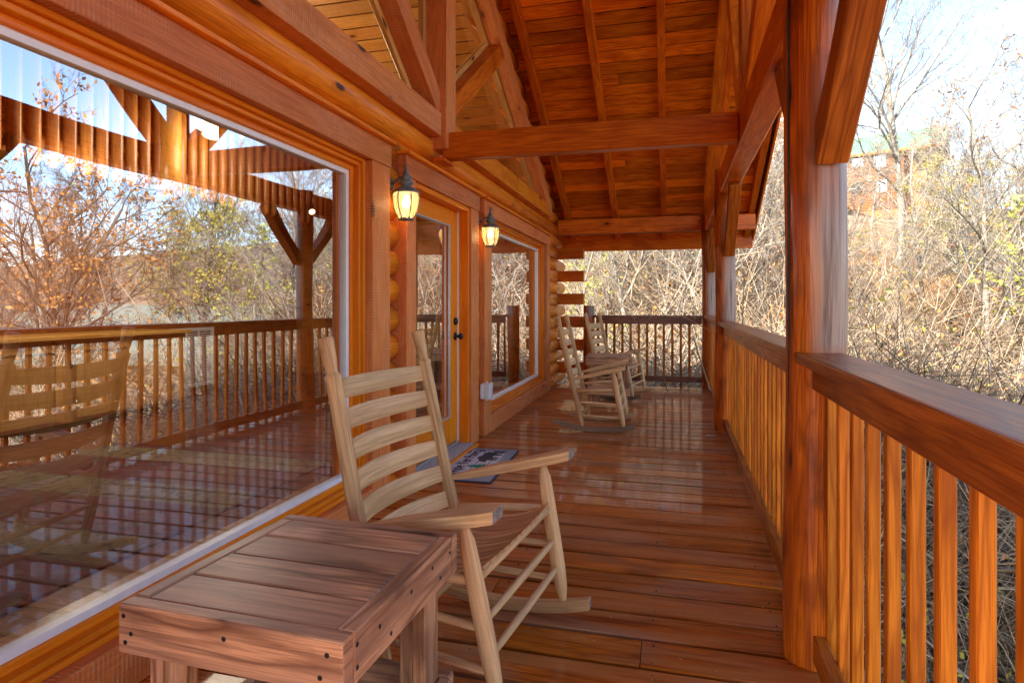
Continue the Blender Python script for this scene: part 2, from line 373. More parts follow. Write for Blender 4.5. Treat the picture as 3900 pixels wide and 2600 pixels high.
# --- interior shell
sh = MB()
sh.box(-9.15, -9.0, -1.2, 2.0, 0, 5.0, 'y'); sh.box(-9.15, -9.0, 6.2, 10.3, 0, 5.0, 'y'); sh.box(-9.15, -9.0, 2.0, 6.2, 2.2, 5.4, 'y'); sh.box(-9.15, -9.0, 2.0, 6.2, 0, .6, 'y')
sh.box(-9.0, -2.0, 10.0, 10.15, 0, 2.7, 'x')
sh.box(-9.0, -7.4, -1.2, -1.05, 0, 2.7, 'x'); sh.box(-5.4, -2.0, -1.2, -1.05, 0, 2.7, 'x'); sh.box(-7.4, -5.4, -1.2, -1.05, 0, .9, 'x'); sh.box(-7.4, -5.4, -1.2, -1.05, 1.5, 2.7, 'x')
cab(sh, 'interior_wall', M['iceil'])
fl = MB()
y = -1.1
while y < 10.0:
    fl.box(-9.0, -1.86, y, y+.118, -.03, 0, 'x'); y += .12
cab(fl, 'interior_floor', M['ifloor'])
# --- roof boards (underside) : porch and interior, both slopes, individual boards
def slope_boards(x0, x1, eave, mt, name):
    mb = MB(); wv = .174; ln = math.hypot(1, SL); dy = 1/ln; dz = SL/ln
    for side in (1, -1):
        y0, yd = (10.55+eave, -1) if side == 1 else (-1.51-eave, 1)
        z0 = 2.62+.165+SL*(-.65-eave); L = (10.55+eave-YR)*ln; s_ = 0
        while s_ < L:
            e = min(s_+wv-.015, L); xa = x0
            while xa < x1:
                xb = min(x1, xa+rg.uniform(1.2, 4.2)); 
                if x1-xb < .4: xb = x1
                sm = (s_+e)/2; yc = y0+yd*dy*sm; zc = z0+dz*sm
                mb.beam((xa+.001, yc, zc), (xb-.001, yc, zc), e-s_, .02, up=(0, -yd*-dz*-1 if False else (dz if side == 1 else -dz), dy))
                xa = xb
            s_ += wv
    return cab(mb, name, mt, .003)
slope_boards(-1.86, 1.26, 0, M['ceil'], 'porch_ceiling')
slope_boards(-9.1, -1.9, 0, M['iceil'], 'interior_ceiling')
rf = MB(); t1 = .185
for side in (1, -1):
    yo = 10.62 if side == 1 else -1.58
    zo = 2.62+SL*(-.72)
    a = Vector((0, yo, zo+t1)); b = Vector((0, YR, zo+t1+SL*6.10))
    rf.prism([(-9.4, a.y, a.z), (-9.4, b.y, b.z), (-9.4, b.y, b.z+.06), (-9.4, a.y, a.z+.06)], (10.72, 0, 0))
cab(rf, 'roof', M['shingle'])
# --- rafters
def rafter(x, w=.085, h=.155):
    mb = MB()
    for side in (1, -1):
        ye = 10.5 if side == 1 else -1.46; ze = 2.62+SL*(-.6)
        up = Vector((0, SL*side, 1)).normalized(); off = up*(h/2)
        p0 = Vector((x, ye, ze))+off; p1 = Vector((x, YR, 2.62+SL*5.38))+off
        mb.beam(p0, p1, w, h, up=up)
    return cab(mb, 'rafter', M['timber'], .005)
for x in (-1.60, -.84, -.09, .66, 1.20): rafter(x)
for ye, zz in ((10.53, 0), (-1.49, 0)):
    fa = MB(); fa.box(-1.9, 1.29, ye-.02, ye+.02, 2.16, 2.44, 'x'); cab(fa, 'fascia', M['timber'], .004)
for sd in (1, -1):
    b = MB(); ye = 10.56 if sd == 1 else -1.52; up = Vector((0, SL*sd, 1)).normalized()
    b.beam(Vector((1.30, ye, 2.62+SL*(-.66)))+up*.10, Vector((1.30, YR, 2.62+SL*5.38))+up*.10, .025, .24, up=up)
    cab(b, 'barge_board', M['smooth'], .004)
# ridge beam, plate beams, post-line beam, tie beam
b = MB(); b.box(-1.9, 1.25, YR-.07, YR+.07, 5.08, 5.33, 'x'); cab(b, 'ridge_beam', M['timber'], .008)
for y in (9.9, -.86):
    b = MB(); b.box(-1.76, 1.25, y-.06, y+.06, 2.385, 2.615, 'x'); cab(b, 'plate_beam', M['timber'], .008)
b = MB(); b.beam((rx(-.8)+.02, -.79, 2.465), (rx(9.83)+.02, 9.83, 2.465), .15, .235); cab(b, 'eave_beam', M['timber'], .008)
b = MB(); b.box(-1.70, rx(4.5)-.06, YR-.055, YR+.055, 2.372, 2.575, 'x')
tb = cab(b, 'tie_beam', M['timber'], .008)
# truss: king post and two struts above the tie beam in the post plane, curved
def curved(p0, p1, bow, w, h, n=8, name='brace', mt='timber'):
    """flat sided curved timber in the y-z plane; bow bends it"""
    p0 = Vector(p0); p1 = Vector(p1); d = (p1-p0); L = d.length; d.normalize(); nrm = Vector((0, -d.z, d.y))
    mb = MB(); lo = []; hi = []
    for i in range(n+1):
        q = i/n; c = p0+d*(L*q)+nrm*(bow*4*q*(1-q)); hh = h*(1+.35*abs(2*q-1)**2*(1 if bow else 0))
        lo.append(c-nrm*(hh/2)); hi.append(c+nrm*(hh/2))
    for i in range(n):
        pts = [lo[i], lo[i+1], hi[i+1], hi[i]]
        b_ = len(mb.v); off = Vector((w, 0, 0))
        mb.v += [tuple(p-off/2) for p in pts]+[tuple(p+off/2) for p in pts]
        u0, u1 = L*i/n, L*(i+1)/n
        mb.quad((b_+3, b_+2, b_+1, b_), [(u0, h), (u1, h), (u1, 0), (u0, 0)], .3)
        mb.quad((b_+4, b_+5, b_+6, b_+7), [(u0, 0), (u1, 0), (u1, h), (u0, h)], .4)
        mb.quad((b_, b_+1, b_+5, b_+4), [(u0, 0), (u1, 0), (u1, w), (u0, w)], .5)
        mb.quad((b_+3, b_+7, b_+6, b_+2), [(u0, 0), (u0, w), (u1, w), (u1, 0)], .6)
        if i == 0: mb.quad((b_, b_+4, b_+7, b_+3), [(0, 0), (0, w), (h, w), (h, 0)], .6)
        if i == n-1: mb.quad((b_+1, b_+2, b_+6, b_+5), [(0, 0), (h, 0), (h, w), (0, w)], .6)
    return cab(mb, name, M[mt], .005)
xk = rx(4.5)+.02
b = MB(); b.box(xk-.07, xk+.07, YR-.075, YR+.075, 2.58, 5.1, 'z'); cab(b, 'king_post', M['post'], .008)
curved((xk, YR+.10, 2.60), (xk+.06, 6.34, 4.42), -.06, .13, .14, name='truss_strut')
curved((xk, YR-.10, 2.60), (xk+.06, 2.70, 4.42), .06, .13, .14, name='truss_strut')
b = MB()
for sd in (1, -1):
    up = Vector((0, SL*sd, 1)).normalized(); ye = 9.8 if sd == 1 else -.76
    b.beam(Vector((xk+.005, ye, 2.64))-up*.0+Vector((0, 0, -.0)), Vector((xk+.005, YR+.06*sd, 2.64+SL*5.22)), .12, .14, up=up)
cab(b, 'truss_chord', M['timber'], .006)
# posts with knee braces
for yp in (2.39, 6.49, 9.66, -1.0):
    x = rx(yp); zt = 2.60 if yp != -1.0 else 2.34
    mb = MB(); pts = []; rd = []
    for i in range(15):
        zz = -3.6+i*(zt+3.6)/14; pts.append((x+.006*math.sin(i*1.3), yp+.006*math.cos(i*1.9), zz)); rd.append(.099+.003*math.sin(i*2.1+yp))
    mb.tube(pts, rd, n=28); cab(mb, 'post', M['post'], .004)
    if yp > -.5: curved((x+.03, yp-.07, 1.77), (x+.03, yp-.66, 2.36), .03, .10, .105, name='knee_brace', mt='rail')
    if yp < 9: curved((x+.03, yp+.07, 1.77), (x+.03, yp+.70, 2.40), -.045, .10, .105, name='knee_brace', mt='rail')
# drying crack and bracket on the near post
b = MB(); b.tube([(rx(2.39)-.093, 2.345, z) for z in (.9, 1.2, 1.6, 2.0, 2.5)], [.001, .004, .005, .004, .003], n=6); cab(b, 'post_crack', M['rubber'])

# --- deck
dk = MB(); y = 2.914-.1877*27
while y < 9.66:
    xa = -1.80; xe = rx(y)+.15
    cuts = [xe] if rg.random() < .75 else [rg.choice([-.1, -.75]), xe]
    for xb in cuts:
        dk.box(xa, xb-.0015, y+.012, y+.1757, -.038, rg.uniform(-.0015, .0015), 'x'); xa = xb+.0015
    y += .1877
# nail heads along the joists
for xj in (-1.35, -.70, -.06, .40):
    y = 2.914-.1877*16
    while y < 9.5:
        for q in (.035, .15): dk.tube([(xj+rg.uniform(-.008, .008), y+q, .0), (xj, y+q, .0021)], .0035, n=6, m=1)
        y += .1877
dk.box(-1.79, .70, -2.1, 9.58, -.052, -.046, 'y', m=2)  # near-black sheet added below the boards, paints shade into the gaps
deck = dk.build('deck', [M['deck'], M['screw'], M['under']], None, .009, 3); tag(deck, kind='structure')
b = MB()
for xj in (-1.7, -1.35, -.70, -.06, .55): b.box(xj-.02, xj+.02, -2.1, 9.6, -.25, -.053, 'y')
b.box(-1.8, .7, 9.60, 9.64, -.25, -.053, 'x')
cab(b, 'deck_joist', M['dark'])

# --- railing
def railing(y0, y1, first, pitch):
    r_ = empty('porch_railing'); r_.parent = cabin; r_.location = (1.8, -4.5, 0)
    def P(y, dx, z): return (rx(y)+dx, y, z)
    mb = MB(); mb.beam(P(y0-.03, 0, 1.066), P(y1+.03, 0, 1.066), .152, .038); mb.build('cap_rail', M['rail'], r_, .006, 2)
    mb = MB(); mb.beam(P(y0+.08, -.005, 1.002), P(y1-.08, -.005, 1.002), .04, .086); mb.build('top_rail', M['rail'], r_, .004)
    mb = MB(); mb.beam(P(y0+.07, -.005, .078), P(y1-.07, -.005, .078), .04, .09); mb.build('bottom_rail', M['rail'], r_, .004)
    y = first
    while y > y0+.11: y -= pitch
    while y < y1-.09:
        if y > y0+.1:
            mb = MB(); mb.beam(P(y, .031, -.02), P(y, .031, 1.046), .031, .031, up=(1, 0, 0)); mb.build('baluster', M['bal'], r_, .003)
        y += pitch
    return r_
railing(-1.0, 2.39, 2.155-.04+.019, .152)
railing(2.39, 6.49, 2.60, .152)
railing(6.49, 9.66, 6.70, .152)
rb = empty('porch_railing'); rb.parent = cabin; rb.location = (1.8, -4.5, 0)
yb = 9.64
mb = MB(); mb.box(-1.15, rx(9.66)-.09, yb-.075, yb+.075, 1.05, 1.086, 'x'); mb.build('cap_rail', M['dark'], rb, .005, 2)
mb = MB(); mb.box(-1.11, rx(9.66)-.10, yb-.045, yb-.005, .955, 1.048, 'x'); mb.build('top_rail', M['dark'], rb, .004)
mb = MB(); mb.box(-1.11, rx(9.66)-.10, yb-.045, yb-.005, .085, .172, 'x'); mb.build('bottom_rail', M['dark'], rb, .004)
for i in range(12):
    x = -1.08+.1245*i; mb = MB(); mb.box(x-.018, x+.018, yb-.003, yb+.033, (-.04 if i == 10 else .12), 1.048, 'z'); mb.build('baluster', M['rail'], rb, .003)
mb = MB(); mb.tube([(-1.225, 9.66, -.3), (-1.225, 9.66, .5), (-1.225, 9.66, 1.235)], .088, n=24); mb.build('rail_post', M['post'], rb, .004)

# --- window and door trim
XT = -1.70
def casing(y0, y1, z0, z1, by, name='window', sill=True):
    """rough sawn surround from y0..y1, outer; returns the window empty"""
    w_ = empty(name); w_.parent = cabin; w_.location = (1.8, -4.5, 0)
    mb = MB()
    for a, b in ((y0, y0+by), (y1-by, y1)): mb.box(-1.89, XT, a, b, z0, 2.108, 'z')
    mb.box(-1.89, XT+.003, y0-.015, y1+.015, 2.11, 2.252, 'y')
    if sill: mb.box(-1.89, XT+.002, y0+by+.001, y1-by-.001, z0, .165, 'y')
    mb.build('casing', M['rough'], w_, .004)
    mb = MB(); mb.box(-1.88, XT+.035, y0-.03, y1+.03, 2.254, 2.276, 'y'); mb.build('drip_cap', M['log'], w_, .003)
    return w_
def frame(w_, y0, y1, z0, z1, x0, steps, zt=2.106):
    """stepped smooth frame inside the casing"""
    mb = MB()
    for i, (wd, xf) in enumerate(steps):
        mb.box(-1.90, xf, y0, y0+wd, z0, z1, 'z'); mb.box(-1.90, xf, y1-wd, y1, z0, z1, 'z')
        mb.box(-1.90, xf, y0+wd, y1-wd, z1-wd, z1, 'y'); mb.box(-1.90, xf-.001, y0+wd, y1-wd, z0, z0+wd, 'y')
        y0 += wd; y1 -= wd; z0 += wd; z1 -= wd
    mb.build('frame', M['smooth'], w_, .004)
    return y0, y1, z0, z1
def pane_box(w_, y0, y1, z0, z1, x, vw=.028):
    mb = MB()
    mb.box(x-.03, x+.02, y0, y0+vw, z0, z1, 'z'); mb.box(x-.03, x+.02, y1-vw, y1, z0, z1, 'z')
    mb.box(x-.03, x+.02, y0+vw, y1-vw, z0, z0+vw, 'y'); mb.box(x-.03, x+.02, y0+vw, y1-vw, z1-vw, z1, 'y')
    mb.build('vinyl_sash', M['white'], w_, .002)
    mb = MB(); b_ = len(mb.v); a = vw-.004
    mb.v += [(x, y0+a, z0+a), (x, y1-a, z0+a), (x, y1-a, z1-a), (x, y0+a, z1-a)]
    mb.quad((0, 1, 2, 3), [(0, 0), (1, 0), (1, 1), (0, 1)])
    return mb.build('pane', M['pane'], w_)
for (a, b) in ((.26, 3.555), (5.60, 8.90)):
    w_ = casing(a, b, 0, 2.1, .235)
    y0, y1, z0, z1 = frame(w_, a+.236, b-.236, .166, 2.109, XT, [(.022, -1.745), (.022, -1.765), (.03, -1.80)])
    pane_box(w_, y0, y1, z0, z1, -1.835)
    w_['label'] = 'picture window nearest the camera' if a < 1 else 'picture window beyond the door'
# door
dw = empty('door_frame'); dw.parent = cabin; dw.location = (1.8, -4.5, 0)
mb = MB()
mb.box(-1.89, XT, 3.81, 3.965, 0, 2.108, 'z'); mb.box(-1.89, XT, 5.19, 5.40, 0, 2.108, 'z'); mb.box(-1.89, XT+.003, 3.795, 5.43, 2.11, 2.252, 'y')
mb.build('casing', M['rough'], dw, .004)
mb = MB(); mb.box(-1.88, XT+.035, 3.78, 5.50, 2.254, 2.276, 'y'); mb.build('drip_cap', M['log'], dw, .003)
mb = MB(); mb.box(-1.9, -1.715, 5.402, 5.455, 0, 2.25, 'z'); mb.build('side_strip', M['smooth'], dw, .003)
mb = MB(); mb.box(-1.90, -1.72, 3.966, 3.99, .03, 2.1, 'z'); mb.box(-1.90, -1.72, 5.165, 5.189, .03, 2.1, 'z'); mb.box(-1.90, -1.72, 3.99, 5.165, 2.07, 2.108, 'y')
mb.build('jamb', M['smooth'], dw, .003)
mb = MB(); mb.box(-1.85, -1.808, 5.158, 5.164, .05, 2.068, 'z'); mb.build('weather_strip', M['white'], dw)
mb = MB(); mb.box(-1.90, -1.655, 3.99, 5.165, .002, .03, 'y')
for i in range(9): mb.box(-1.80+.015*i, -1.794+.015*i, 3.99, 5.165, .030, .036, 'y')
mb.box(-1.90, -1.81, 3.99, 5.165, .030, .05, 'y')
mb.build('threshold', M['alu'], dw, .002)
mb = MB(); mb.box(-1.654, -1.63, 3.97, 5.19, .002, .034, 'y'); mb.build('step_strip', M['smooth'], dw, .003)
dr = empty('door'); dr.parent = cabin; dr.location = (1.8, -4.5, 0)
mb = MB(); X0, X1 = -1.865, -1.82
mb.box(X0, X1, 3.993, 4.20, .055, 2.066, 'z'); mb.box(X0, X1, 4.965, 5.157, .055, 2.066, 'z')
mb.box(X0, X1-.001, 4.20, 4.965, .055, .285, 'y'); mb.box(X0, X1-.001, 4.20, 4.965, 1.93, 2.066, 'y')
mb.build('door_panel', M['smooth'], dr, .004)
mb = MB()
for q in ((4.20, 4.212, .285, 1.93), (4.953, 4.965, .285, 1.93), (4.212, 4.953, .285, .297), (4.212, 4.953, 1.918, 1.93)):
    mb.box(X1-.01, X1+.006, q[0], q[1], q[2], q[3], 'z' if q[1]-q[0] < .1 else 'y')
mb.build('glazing_bead', M['alu'], dr)
mb = MB(); mb.v += [(-1.84, 4.21, .295), (-1.84, 4.955, .295), (-1.84, 4.955, 1.92), (-1.84, 4.21, 1.92)]; mb.quad((0, 1, 2, 3), [(0, 0), (1, 0), (1, 1), (0, 1)])
mb.build('pane', M['pane'], dr)
def knobx(prof, y, z, name):
    mb = MB(); mb.tube([(X1+a, y, z) for a, _ in prof], [q for _, q in prof], n=20); mb.build(name, M['black'], dr)
knobx([(0, .034), (.008, .034), (.012, .026), (.014, .012), (.035, .011), (.042, .022), (.052, .029), (.064, .028), (.072, .018), (.074, .002)], 5.09, .975, 'door_knob')
knobx([(0, .033), (.012, .033), (.018, .028), (.022, .024), (.024, .004)], 5.09, 1.105, 'deadbolt')
# --- gable glass: trims
gz0 = 2.53
gw = empty('gable_window'); gw.parent = cabin; gw.location = (1.8, -4.5, 0)
XG = -1.685
def trim(p0, p1, wd, x1=XG, x0=-1.88, name='trim', mt='rough', para=None):
    p0 = Vector((0, *p0)); p1 = Vector((0, *p1)); d = (p1-p0).normalized(); n_ = Vector((0, -d.z, d.y))*(wd/2)
    mb = MB(); pts = [p0-n_, p1-n_, p1+n_, p0+n_]; pts = [Vector((x0, p.y, p.z)) for p in pts]
    mb.prism(pts, (x1-x0, 0, 0), uax=d); return mb.build(name, M[mt], gw, .004)
trim((YR-.11, 2.621), (.10, 2.621), .178, name='trim', mt='rough'); trim((YR+.11, 2.621), (8.95, 2.621), .178, name='trim', mt='log')
trim((YR, 2.44), (YR, 4.95), .205, x1=XG+.04, name='mullion', mt='rough')
trim((8.92, 2.63), (YR+.03, 4.83), .20, x1=XG+.005); trim((2*YR-8.92, 2.63), (YR-.03, 4.83), .20, x1=XG+.005)
trim((YR+.09, 2.76), (6.18, 3.86), .17, x1=XG-.01, mt='timber'); trim((YR-.09, 2.76), (2*YR-6.18, 3.86), .17, x1=XG-.01)
for sd in (1, -1):    # inner sash and panes
    def Y(y): return YR+sd*(y-YR)
    mb = MB()
    def sash(p, q, wd=.05):
        p = Vector((-1.83, Y(p[0]), p[1])); q = Vector((-1.83, Y(q[0]), q[1])); mb.beam(p, q, .035, wd, up=(0, -(q-p).z, (q-p).y))
    sash((8.55, 2.73), (4.66, 4.67)); sash((8.3, 2.735), (4.62, 2.735)); sash((4.64, 2.9), (6.02, 3.90)); sash((4.9, 2.80), (6.22, 3.72)); sash((4.645, 2.9), (4.645, 4.7))
    mb.build('sash', M['pine'], gw, .003)
    mb = MB(); mb.v += [(-1.85, Y(4.5), 2.7), (-1.85, Y(8.75), 2.7), (-1.85, Y(4.5), 4.85)]; mb.quad((0, 1, 2), [(0, 0), (1, 0), (0, 1)]); mb.build('pane', M['pane2'], gw)
b = MB(); b.box(-1.75, XG+.03, YR-.12, YR+.10, 2.345, 2.368, 'y'); b.build('bracket', M['timber'], gw, .003)

# ================================================================= INTERIOR THINGS
def loft():
    r_ = empty('loft'); r_.parent = cabin; r_.location = (1.8, -4.5, 0)
    mb = MB(); mb.tube([(-5.6, -1, 2.72), (-5.6, 4, 2.72), (-5.6, 9.9, 2.72)], .13, n=14); mb.build('loft_beam', M['ilog'], r_)
    mb = MB(); mb.box(-8.9, -5.6, -1, 9.9, 2.84, 2.90, 'y'); mb.build('loft_floor', M['iceil'], r_)
    mb = MB(); mb.tube([(-5.5, -1, 3.75), (-5.5, 4, 3.75), (-5.5, 9.9, 3.75)], .07, n=10); mb.build('loft_rail', M['ilog'], r_)
    y = 1.0
    while y < 9.8:
        mb = MB(); mb.tube([(-5.46, y, 2.50), (-5.46, y, 2.56), (-5.46, y, 3.2), (-5.46, y, 3.8)], [.03, .055, .058, .055], n=9); mb.build('log_baluster', M['ilog'], r_); y += .17
    for yy in (5.7, 9.6):
        mb = MB(); mb.tube([(-5.4, yy, 2.45), (-5.4, yy, 2.9), (-5.4, yy, 4.4)], .12, n=14); mb.build('loft_post', M['iceil'], r_)
loft()
b = MB(); b.tube([(-9, 7.6, 4.05), (-5, 7.6, 4.05), (-1.95, 7.6, 4.05)], .11, n=12); cab(b, 'collar_beam', M['ilog'])
pt = MB(); pt.box(-6.7, -6.6, 4.2, 9.9, 0, 2.6, 'z'); cab(pt, 'partition_wall', M['ilog'])
cb = empty('base_cabinet', (-6.2, 5.1, 0), label='knotty pine base cabinet with panel doors seen through the picture window', cat='cabinet')
mb = MB(); mb.box(-.35, .33, -1.0, 1.35, .06, .90, 'z'); mb.build('carcass', M['pine'], cb, .003)
mb = MB(); mb.box(-.38, .40, -1.04, 1.39, .90, .94, 'y'); mb.build('worktop', M['pine'], cb, .004)
for y in (-.62, .2, .95):
    mb = MB(); mb.box(.331, .35, y-.34, y+.34, .10, .86, 'z'); mb.box(.351, .362, y-.34, y-.26, .10, .86, 'z'); mb.box(.351, .362, y+.26, y+.34, .10, .86, 'z')
    mb.box(.351, .362, y-.259, y+.259, .10, .20, 'y'); mb.box(.351, .362, y-.259, y+.259, .78, .86, 'y'); d_ = mb.build('cabinet_door', M['pine'], cb, .003)
    mb = MB()
    for zz in (.25, .70): mb.tube([(.366, y-.345, zz-.03), (.366, y-.345, zz+.03)], .008, n=8)
    mb.build('hinge', M['alu'], d_)
vg = empty('vent_grille', (-6.585, 7.35, .5), label='white return air vent grille low on the wall behind the picture window', cat='vent')
mb = MB()
for a in ((-.42, -.37, -.42, .42), (.37, .42, -.42, .42)): mb.box(0, .02, a[0], a[1], a[2], a[3], 'z')
for a in ((-.42, -.38), (.38, .42)): mb.box(0, .02, -.37, .37, a[0], a[1], 'y')
for y in (-.12, .12): mb.box(0, .018, y-.012, y+.012, -.38, .38, 'z')
mb.build('vent_frame', M['white'], vg)
mb = MB()
for i in range(24): mb.beam((.008, -.37, -.37+i*.032), (.008, .37, -.37+i*.032), .022, .004, up=(.6, 0, 1))
mb.build('louvre', M['white'], vg)
# rug
m_, t_, b_ = mat('patterned_rug'); tc = N(t_, 'ShaderNodeTexCoord'); sp = N(t_, 'ShaderNodeSeparateXYZ'); t_.links.new(tc.outputs['Object'], sp.inputs[0])
band = mth(t_, 'PINGPONG', mth(t_, 'ADD', sp.outputs[1], 5), .42); vn = N(t_, 'ShaderNodeTexVoronoi'); vn.inputs['Scale'].default_value = 9; t_.links.new(tc.outputs['Object'], vn.inputs['Vector'])
c_ = mixc(t_, mth(t_, 'GREATER_THAN', band, .25), (.10, .012, .012), (.17, .14, .08)); c_ = mixc(t_, mth(t_, 'MULTIPLY', mth(t_, 'LESS_THAN', vn.outputs[0], .28), .8), c_, (.14, .12, .07)); 
n2 = N(t_, 'ShaderNodeTexNoise'); n2.inputs['Scale'].default_value = 22; t_.links.new(tc.outputs['Object'], n2.inputs['Vector']); c_ = mixc(t_, mth(t_, 'GREATER_THAN', n2.outputs[0], .58), c_, (.03, .035, .03))
t_.links.new(c_, b_.inputs['Base Color']); b_.inputs['Roughness'].default_value = .95
mb = MB(); mb.box(-1.1, 1.1, -1.6, 1.6, 0, .012); rug = mb.build('area_rug', m_, None, .004); rug.location = (-3.7, 2.9, .001)
tag(rug, 'red and beige patterned rug on the dark floor behind the big window', 'rug')
# log hand rail seen through the door glass
lr = empty('log_railing', (-3.4, 8.0, 0), label='pale peeled log railing seen through the glass of the door', cat='railing')
for i in range(12):
    y = -1.3+.19*i; mb = MB(); mb.tube([(0, y, .12), (0, y, .5), (0, y, 1.02)], [.05, .055, .05], n=10); mb.build('log_baluster', M['palelog'], lr)
for z_ in (.12, 1.08):
    mb = MB(); mb.tube([(0, -1.5, z_), (0, 0, z_), (0, 1.0, z_)], .065, n=12); mb.build('rail', M['palelog'], lr)
# ceiling fan light
fn = empty('ceiling_light', (-5.0, 6.0, 3.35), label='ceiling light with three lit bell glass shades seen through the big window', cat='lamp')
mb = MB(); mb.tube([(0, 0, 1.6), (0, 0, .2)], .015, n=8); mb.lathe([(.02, .06), (.1, .09), (.2, .04)], n=16); mb.build('stem', M['black'], fn)
frost = emit('lit_shade', (1, .8, .5), 1.1)
for i in range(3):
    a = i*2.09+.5; cx_, cy_ = .17*math.cos(a), .17*math.sin(a)
    mb = MB(); mb.tube([(cx_*.6, cy_*.6, .07), (cx_, cy_, .03), (cx_*1.5, cy_*1.5, -.06), (cx_*1.75, cy_*1.75, -.11)], [.025, .045, .075, .095], n=14); sh_ = mb.build('shade', frost, fn)
def point(parent, loc, e, rad=.06, col=(1, .72, .42)):
    l = bpy.data.lights.new('lamp_or_fill', 'POINT'); l.energy = e; l.color = col; l.shadow_soft_size = rad
    o = bpy.data.objects.new('lamp_or_fill', l); COL.objects.link(o); o.parent = parent; o.location = loc; return o
point(fn, (.2, -.1, -.45), 34, .40, (1, .85, .65))
for i, (x, y) in enumerate(((-5.2, 8.15), (-5.2, 8.75))):
    s_ = empty('spot_light', (x, y, 2.72), label=('nearer' if i == 0 else 'farther')+' of two small black spot lights under the loft beam', cat='lamp', group='spot lights under the loft beam')
    mb = MB(); mb.tube([(0, 0, 0), (.03, -.03, -.03), (.09, -.09, -.1)], [.02, .05, .055], n=12); mb.build('spot_body', M['black'], s_)
    mb = MB(); mb.tube([(.09, -.09, -.1), (.095, -.095, -.106)], .045, n=12); mb.build('bulb', M['spot'], s_)
point(cb, (1.0, -.6, 2.3), 22, .3, (1, .85, .65))  # added fill light by the cabinet, no fixture here; brightens the room

# ================================================================= WALL LANTERNS
def seeded():
    m, t, b = mat('seeded_glass'); t.nodes.remove(b); out = t.nodes['Material Output']
    tr = N(t, 'ShaderNodeBsdfTransparent'); tr.inputs[0].default_value = (1, .87, .62, 1)
    tl = N(t, 'ShaderNodeBsdfTranslucent'); tl.inputs[0].default_value = (.60, .42, .20, 1)
    gl = N(t, 'ShaderNodeBsdfGlossy'); gl.inputs[1].default_value = .1
    m1 = N(t, 'ShaderNodeMixShader'); m1.inputs[0].default_value = .62; t.links.new(tr.outputs[0], m1.inputs[1]); t.links.new(tl.outputs[0], m1.inputs[2])
    m2 = N(t, 'ShaderNodeMixShader'); m2.inputs[0].default_value = .10; t.links.new(m1.outputs[0], m2.inputs[1]); t.links.new(gl.outputs[0], m2.inputs[2])
    t.links.new(m2.outputs[0], out.inputs[0]); return m
M['seed'] = seeded()
def lantern():
    r_ = empty('wall_lantern')
    # origin: lantern axis at mid height of the glass
    mb = MB(); mb.tube([(-.118, 0, .125), (-.108, 0, .125), (-.10, 0, .125)], [.042, .042, .03], n=18); mb.build('back_plate', M['verd'], r_)
    mb = MB(); mb.tube([(-.11, 0, .125), (-.08, 0, .135), (-.05, 0, .16), (-.02, 0, .155), (0, 0, .13)], .009, n=8); mb.build('arm', M['verd'], r_)
    gp = [(-.105, .043), (-.07, .062), (-.02, .078), (.03, .0825), (.06, .078)]
    mb = MB(); mb.tube([(0, 0, z) for z, _ in gp], [q for _, q in gp], n=16, cap=False, up=(0, 1, 0)); mb.build('glass_shade', M['seed'], r_)
    for k_ in range(6):
        a = k_*math.pi/3+.3; mb = MB(); mb.tube([(math.cos(a)*(q+.002), math.sin(a)*(q+.002), z) for z, q in gp], .0042, n=6); mb.build('rib', M['verd'], r_)
    mb = MB(); mb.lathe([(.058, .088), (.064, .09), (.075, .078), (.088, .062), (.10, .032), (.108, .028), (.115, .042), (.128, .048), (.138, .042), (.143, .028), (.15, .030), (.160, .038), (.168, .032), (.174, .02), (.185, .022), (.195, .018), (.205, .010), (.23, .009), (.25, .002)], n=22)
    mb.build('cap', M['verd'], r_)
    mb = MB(); mb.lathe([(-.116, .02), (-.112, .045), (-.104, .047), (-.100, .044)], n=18)
    for k_ in range(6):
        a = k_*math.pi/3+.3; mb.tube([(.043*math.cos(a), .043*math.sin(a), -.104), (.046*math.cos(a), .046*math.sin(a), -.118)], [.005, .003], n=6)
    mb.build('bottom_ring', M['verd'], r_)
    mb = MB(); mb.lathe([(-.035, .004), (-.03, .016), (-.01, .026), (.012, .025), (.032, .014), (.05, .012)], n=14); mb.build('bulb', M['bulb'], r_)
    point(r_, (0, 0, -.005), 7, .028)
    return r_
lan = lantern(); lan.location = (-1.640, 3.66, 1.905)
tag(lan, 'lit verdigris lantern with amber glass hanging between the big window and the door', 'lantern', 'lanterns on the porch wall')
l2 = copy_tree(lan); l2.location = (-1.625, 5.53, 1.905)
tag(l2, 'lit verdigris lantern with amber glass hanging between the door and the far window')
# outlet cover
ob = empty('outlet_cover', (-1.655, 5.535, .44), label='clear weatherproof outlet cover low on the trim beside the far window', cat='outlet')
mb = MB(); mb.box(-.06, -.02, -.045, .045, -.07, .07, 'z'); mb.build('outlet_plate', M['white'], ob, .008, 2)
m_, t_, b_ = mat('clear_plastic'); b_.inputs['Base Color'].default_value = (.8, .83, .85, 1); b_.inputs['Roughness'].default_value = .15; b_.inputs['Alpha'].default_value = .72
mb = MB(); mb.box(-.019, .04, -.05, .05, -.078, .078, 'z'); mb.build('cover', m_, ob, .014, 3)
mb = MB()
for z_ in (-.08, .08): mb.tube([(-.012, 0, z_), (-.002, 0, z_)], .012, n=10)
mb.build('hinge', M['white'], ob)

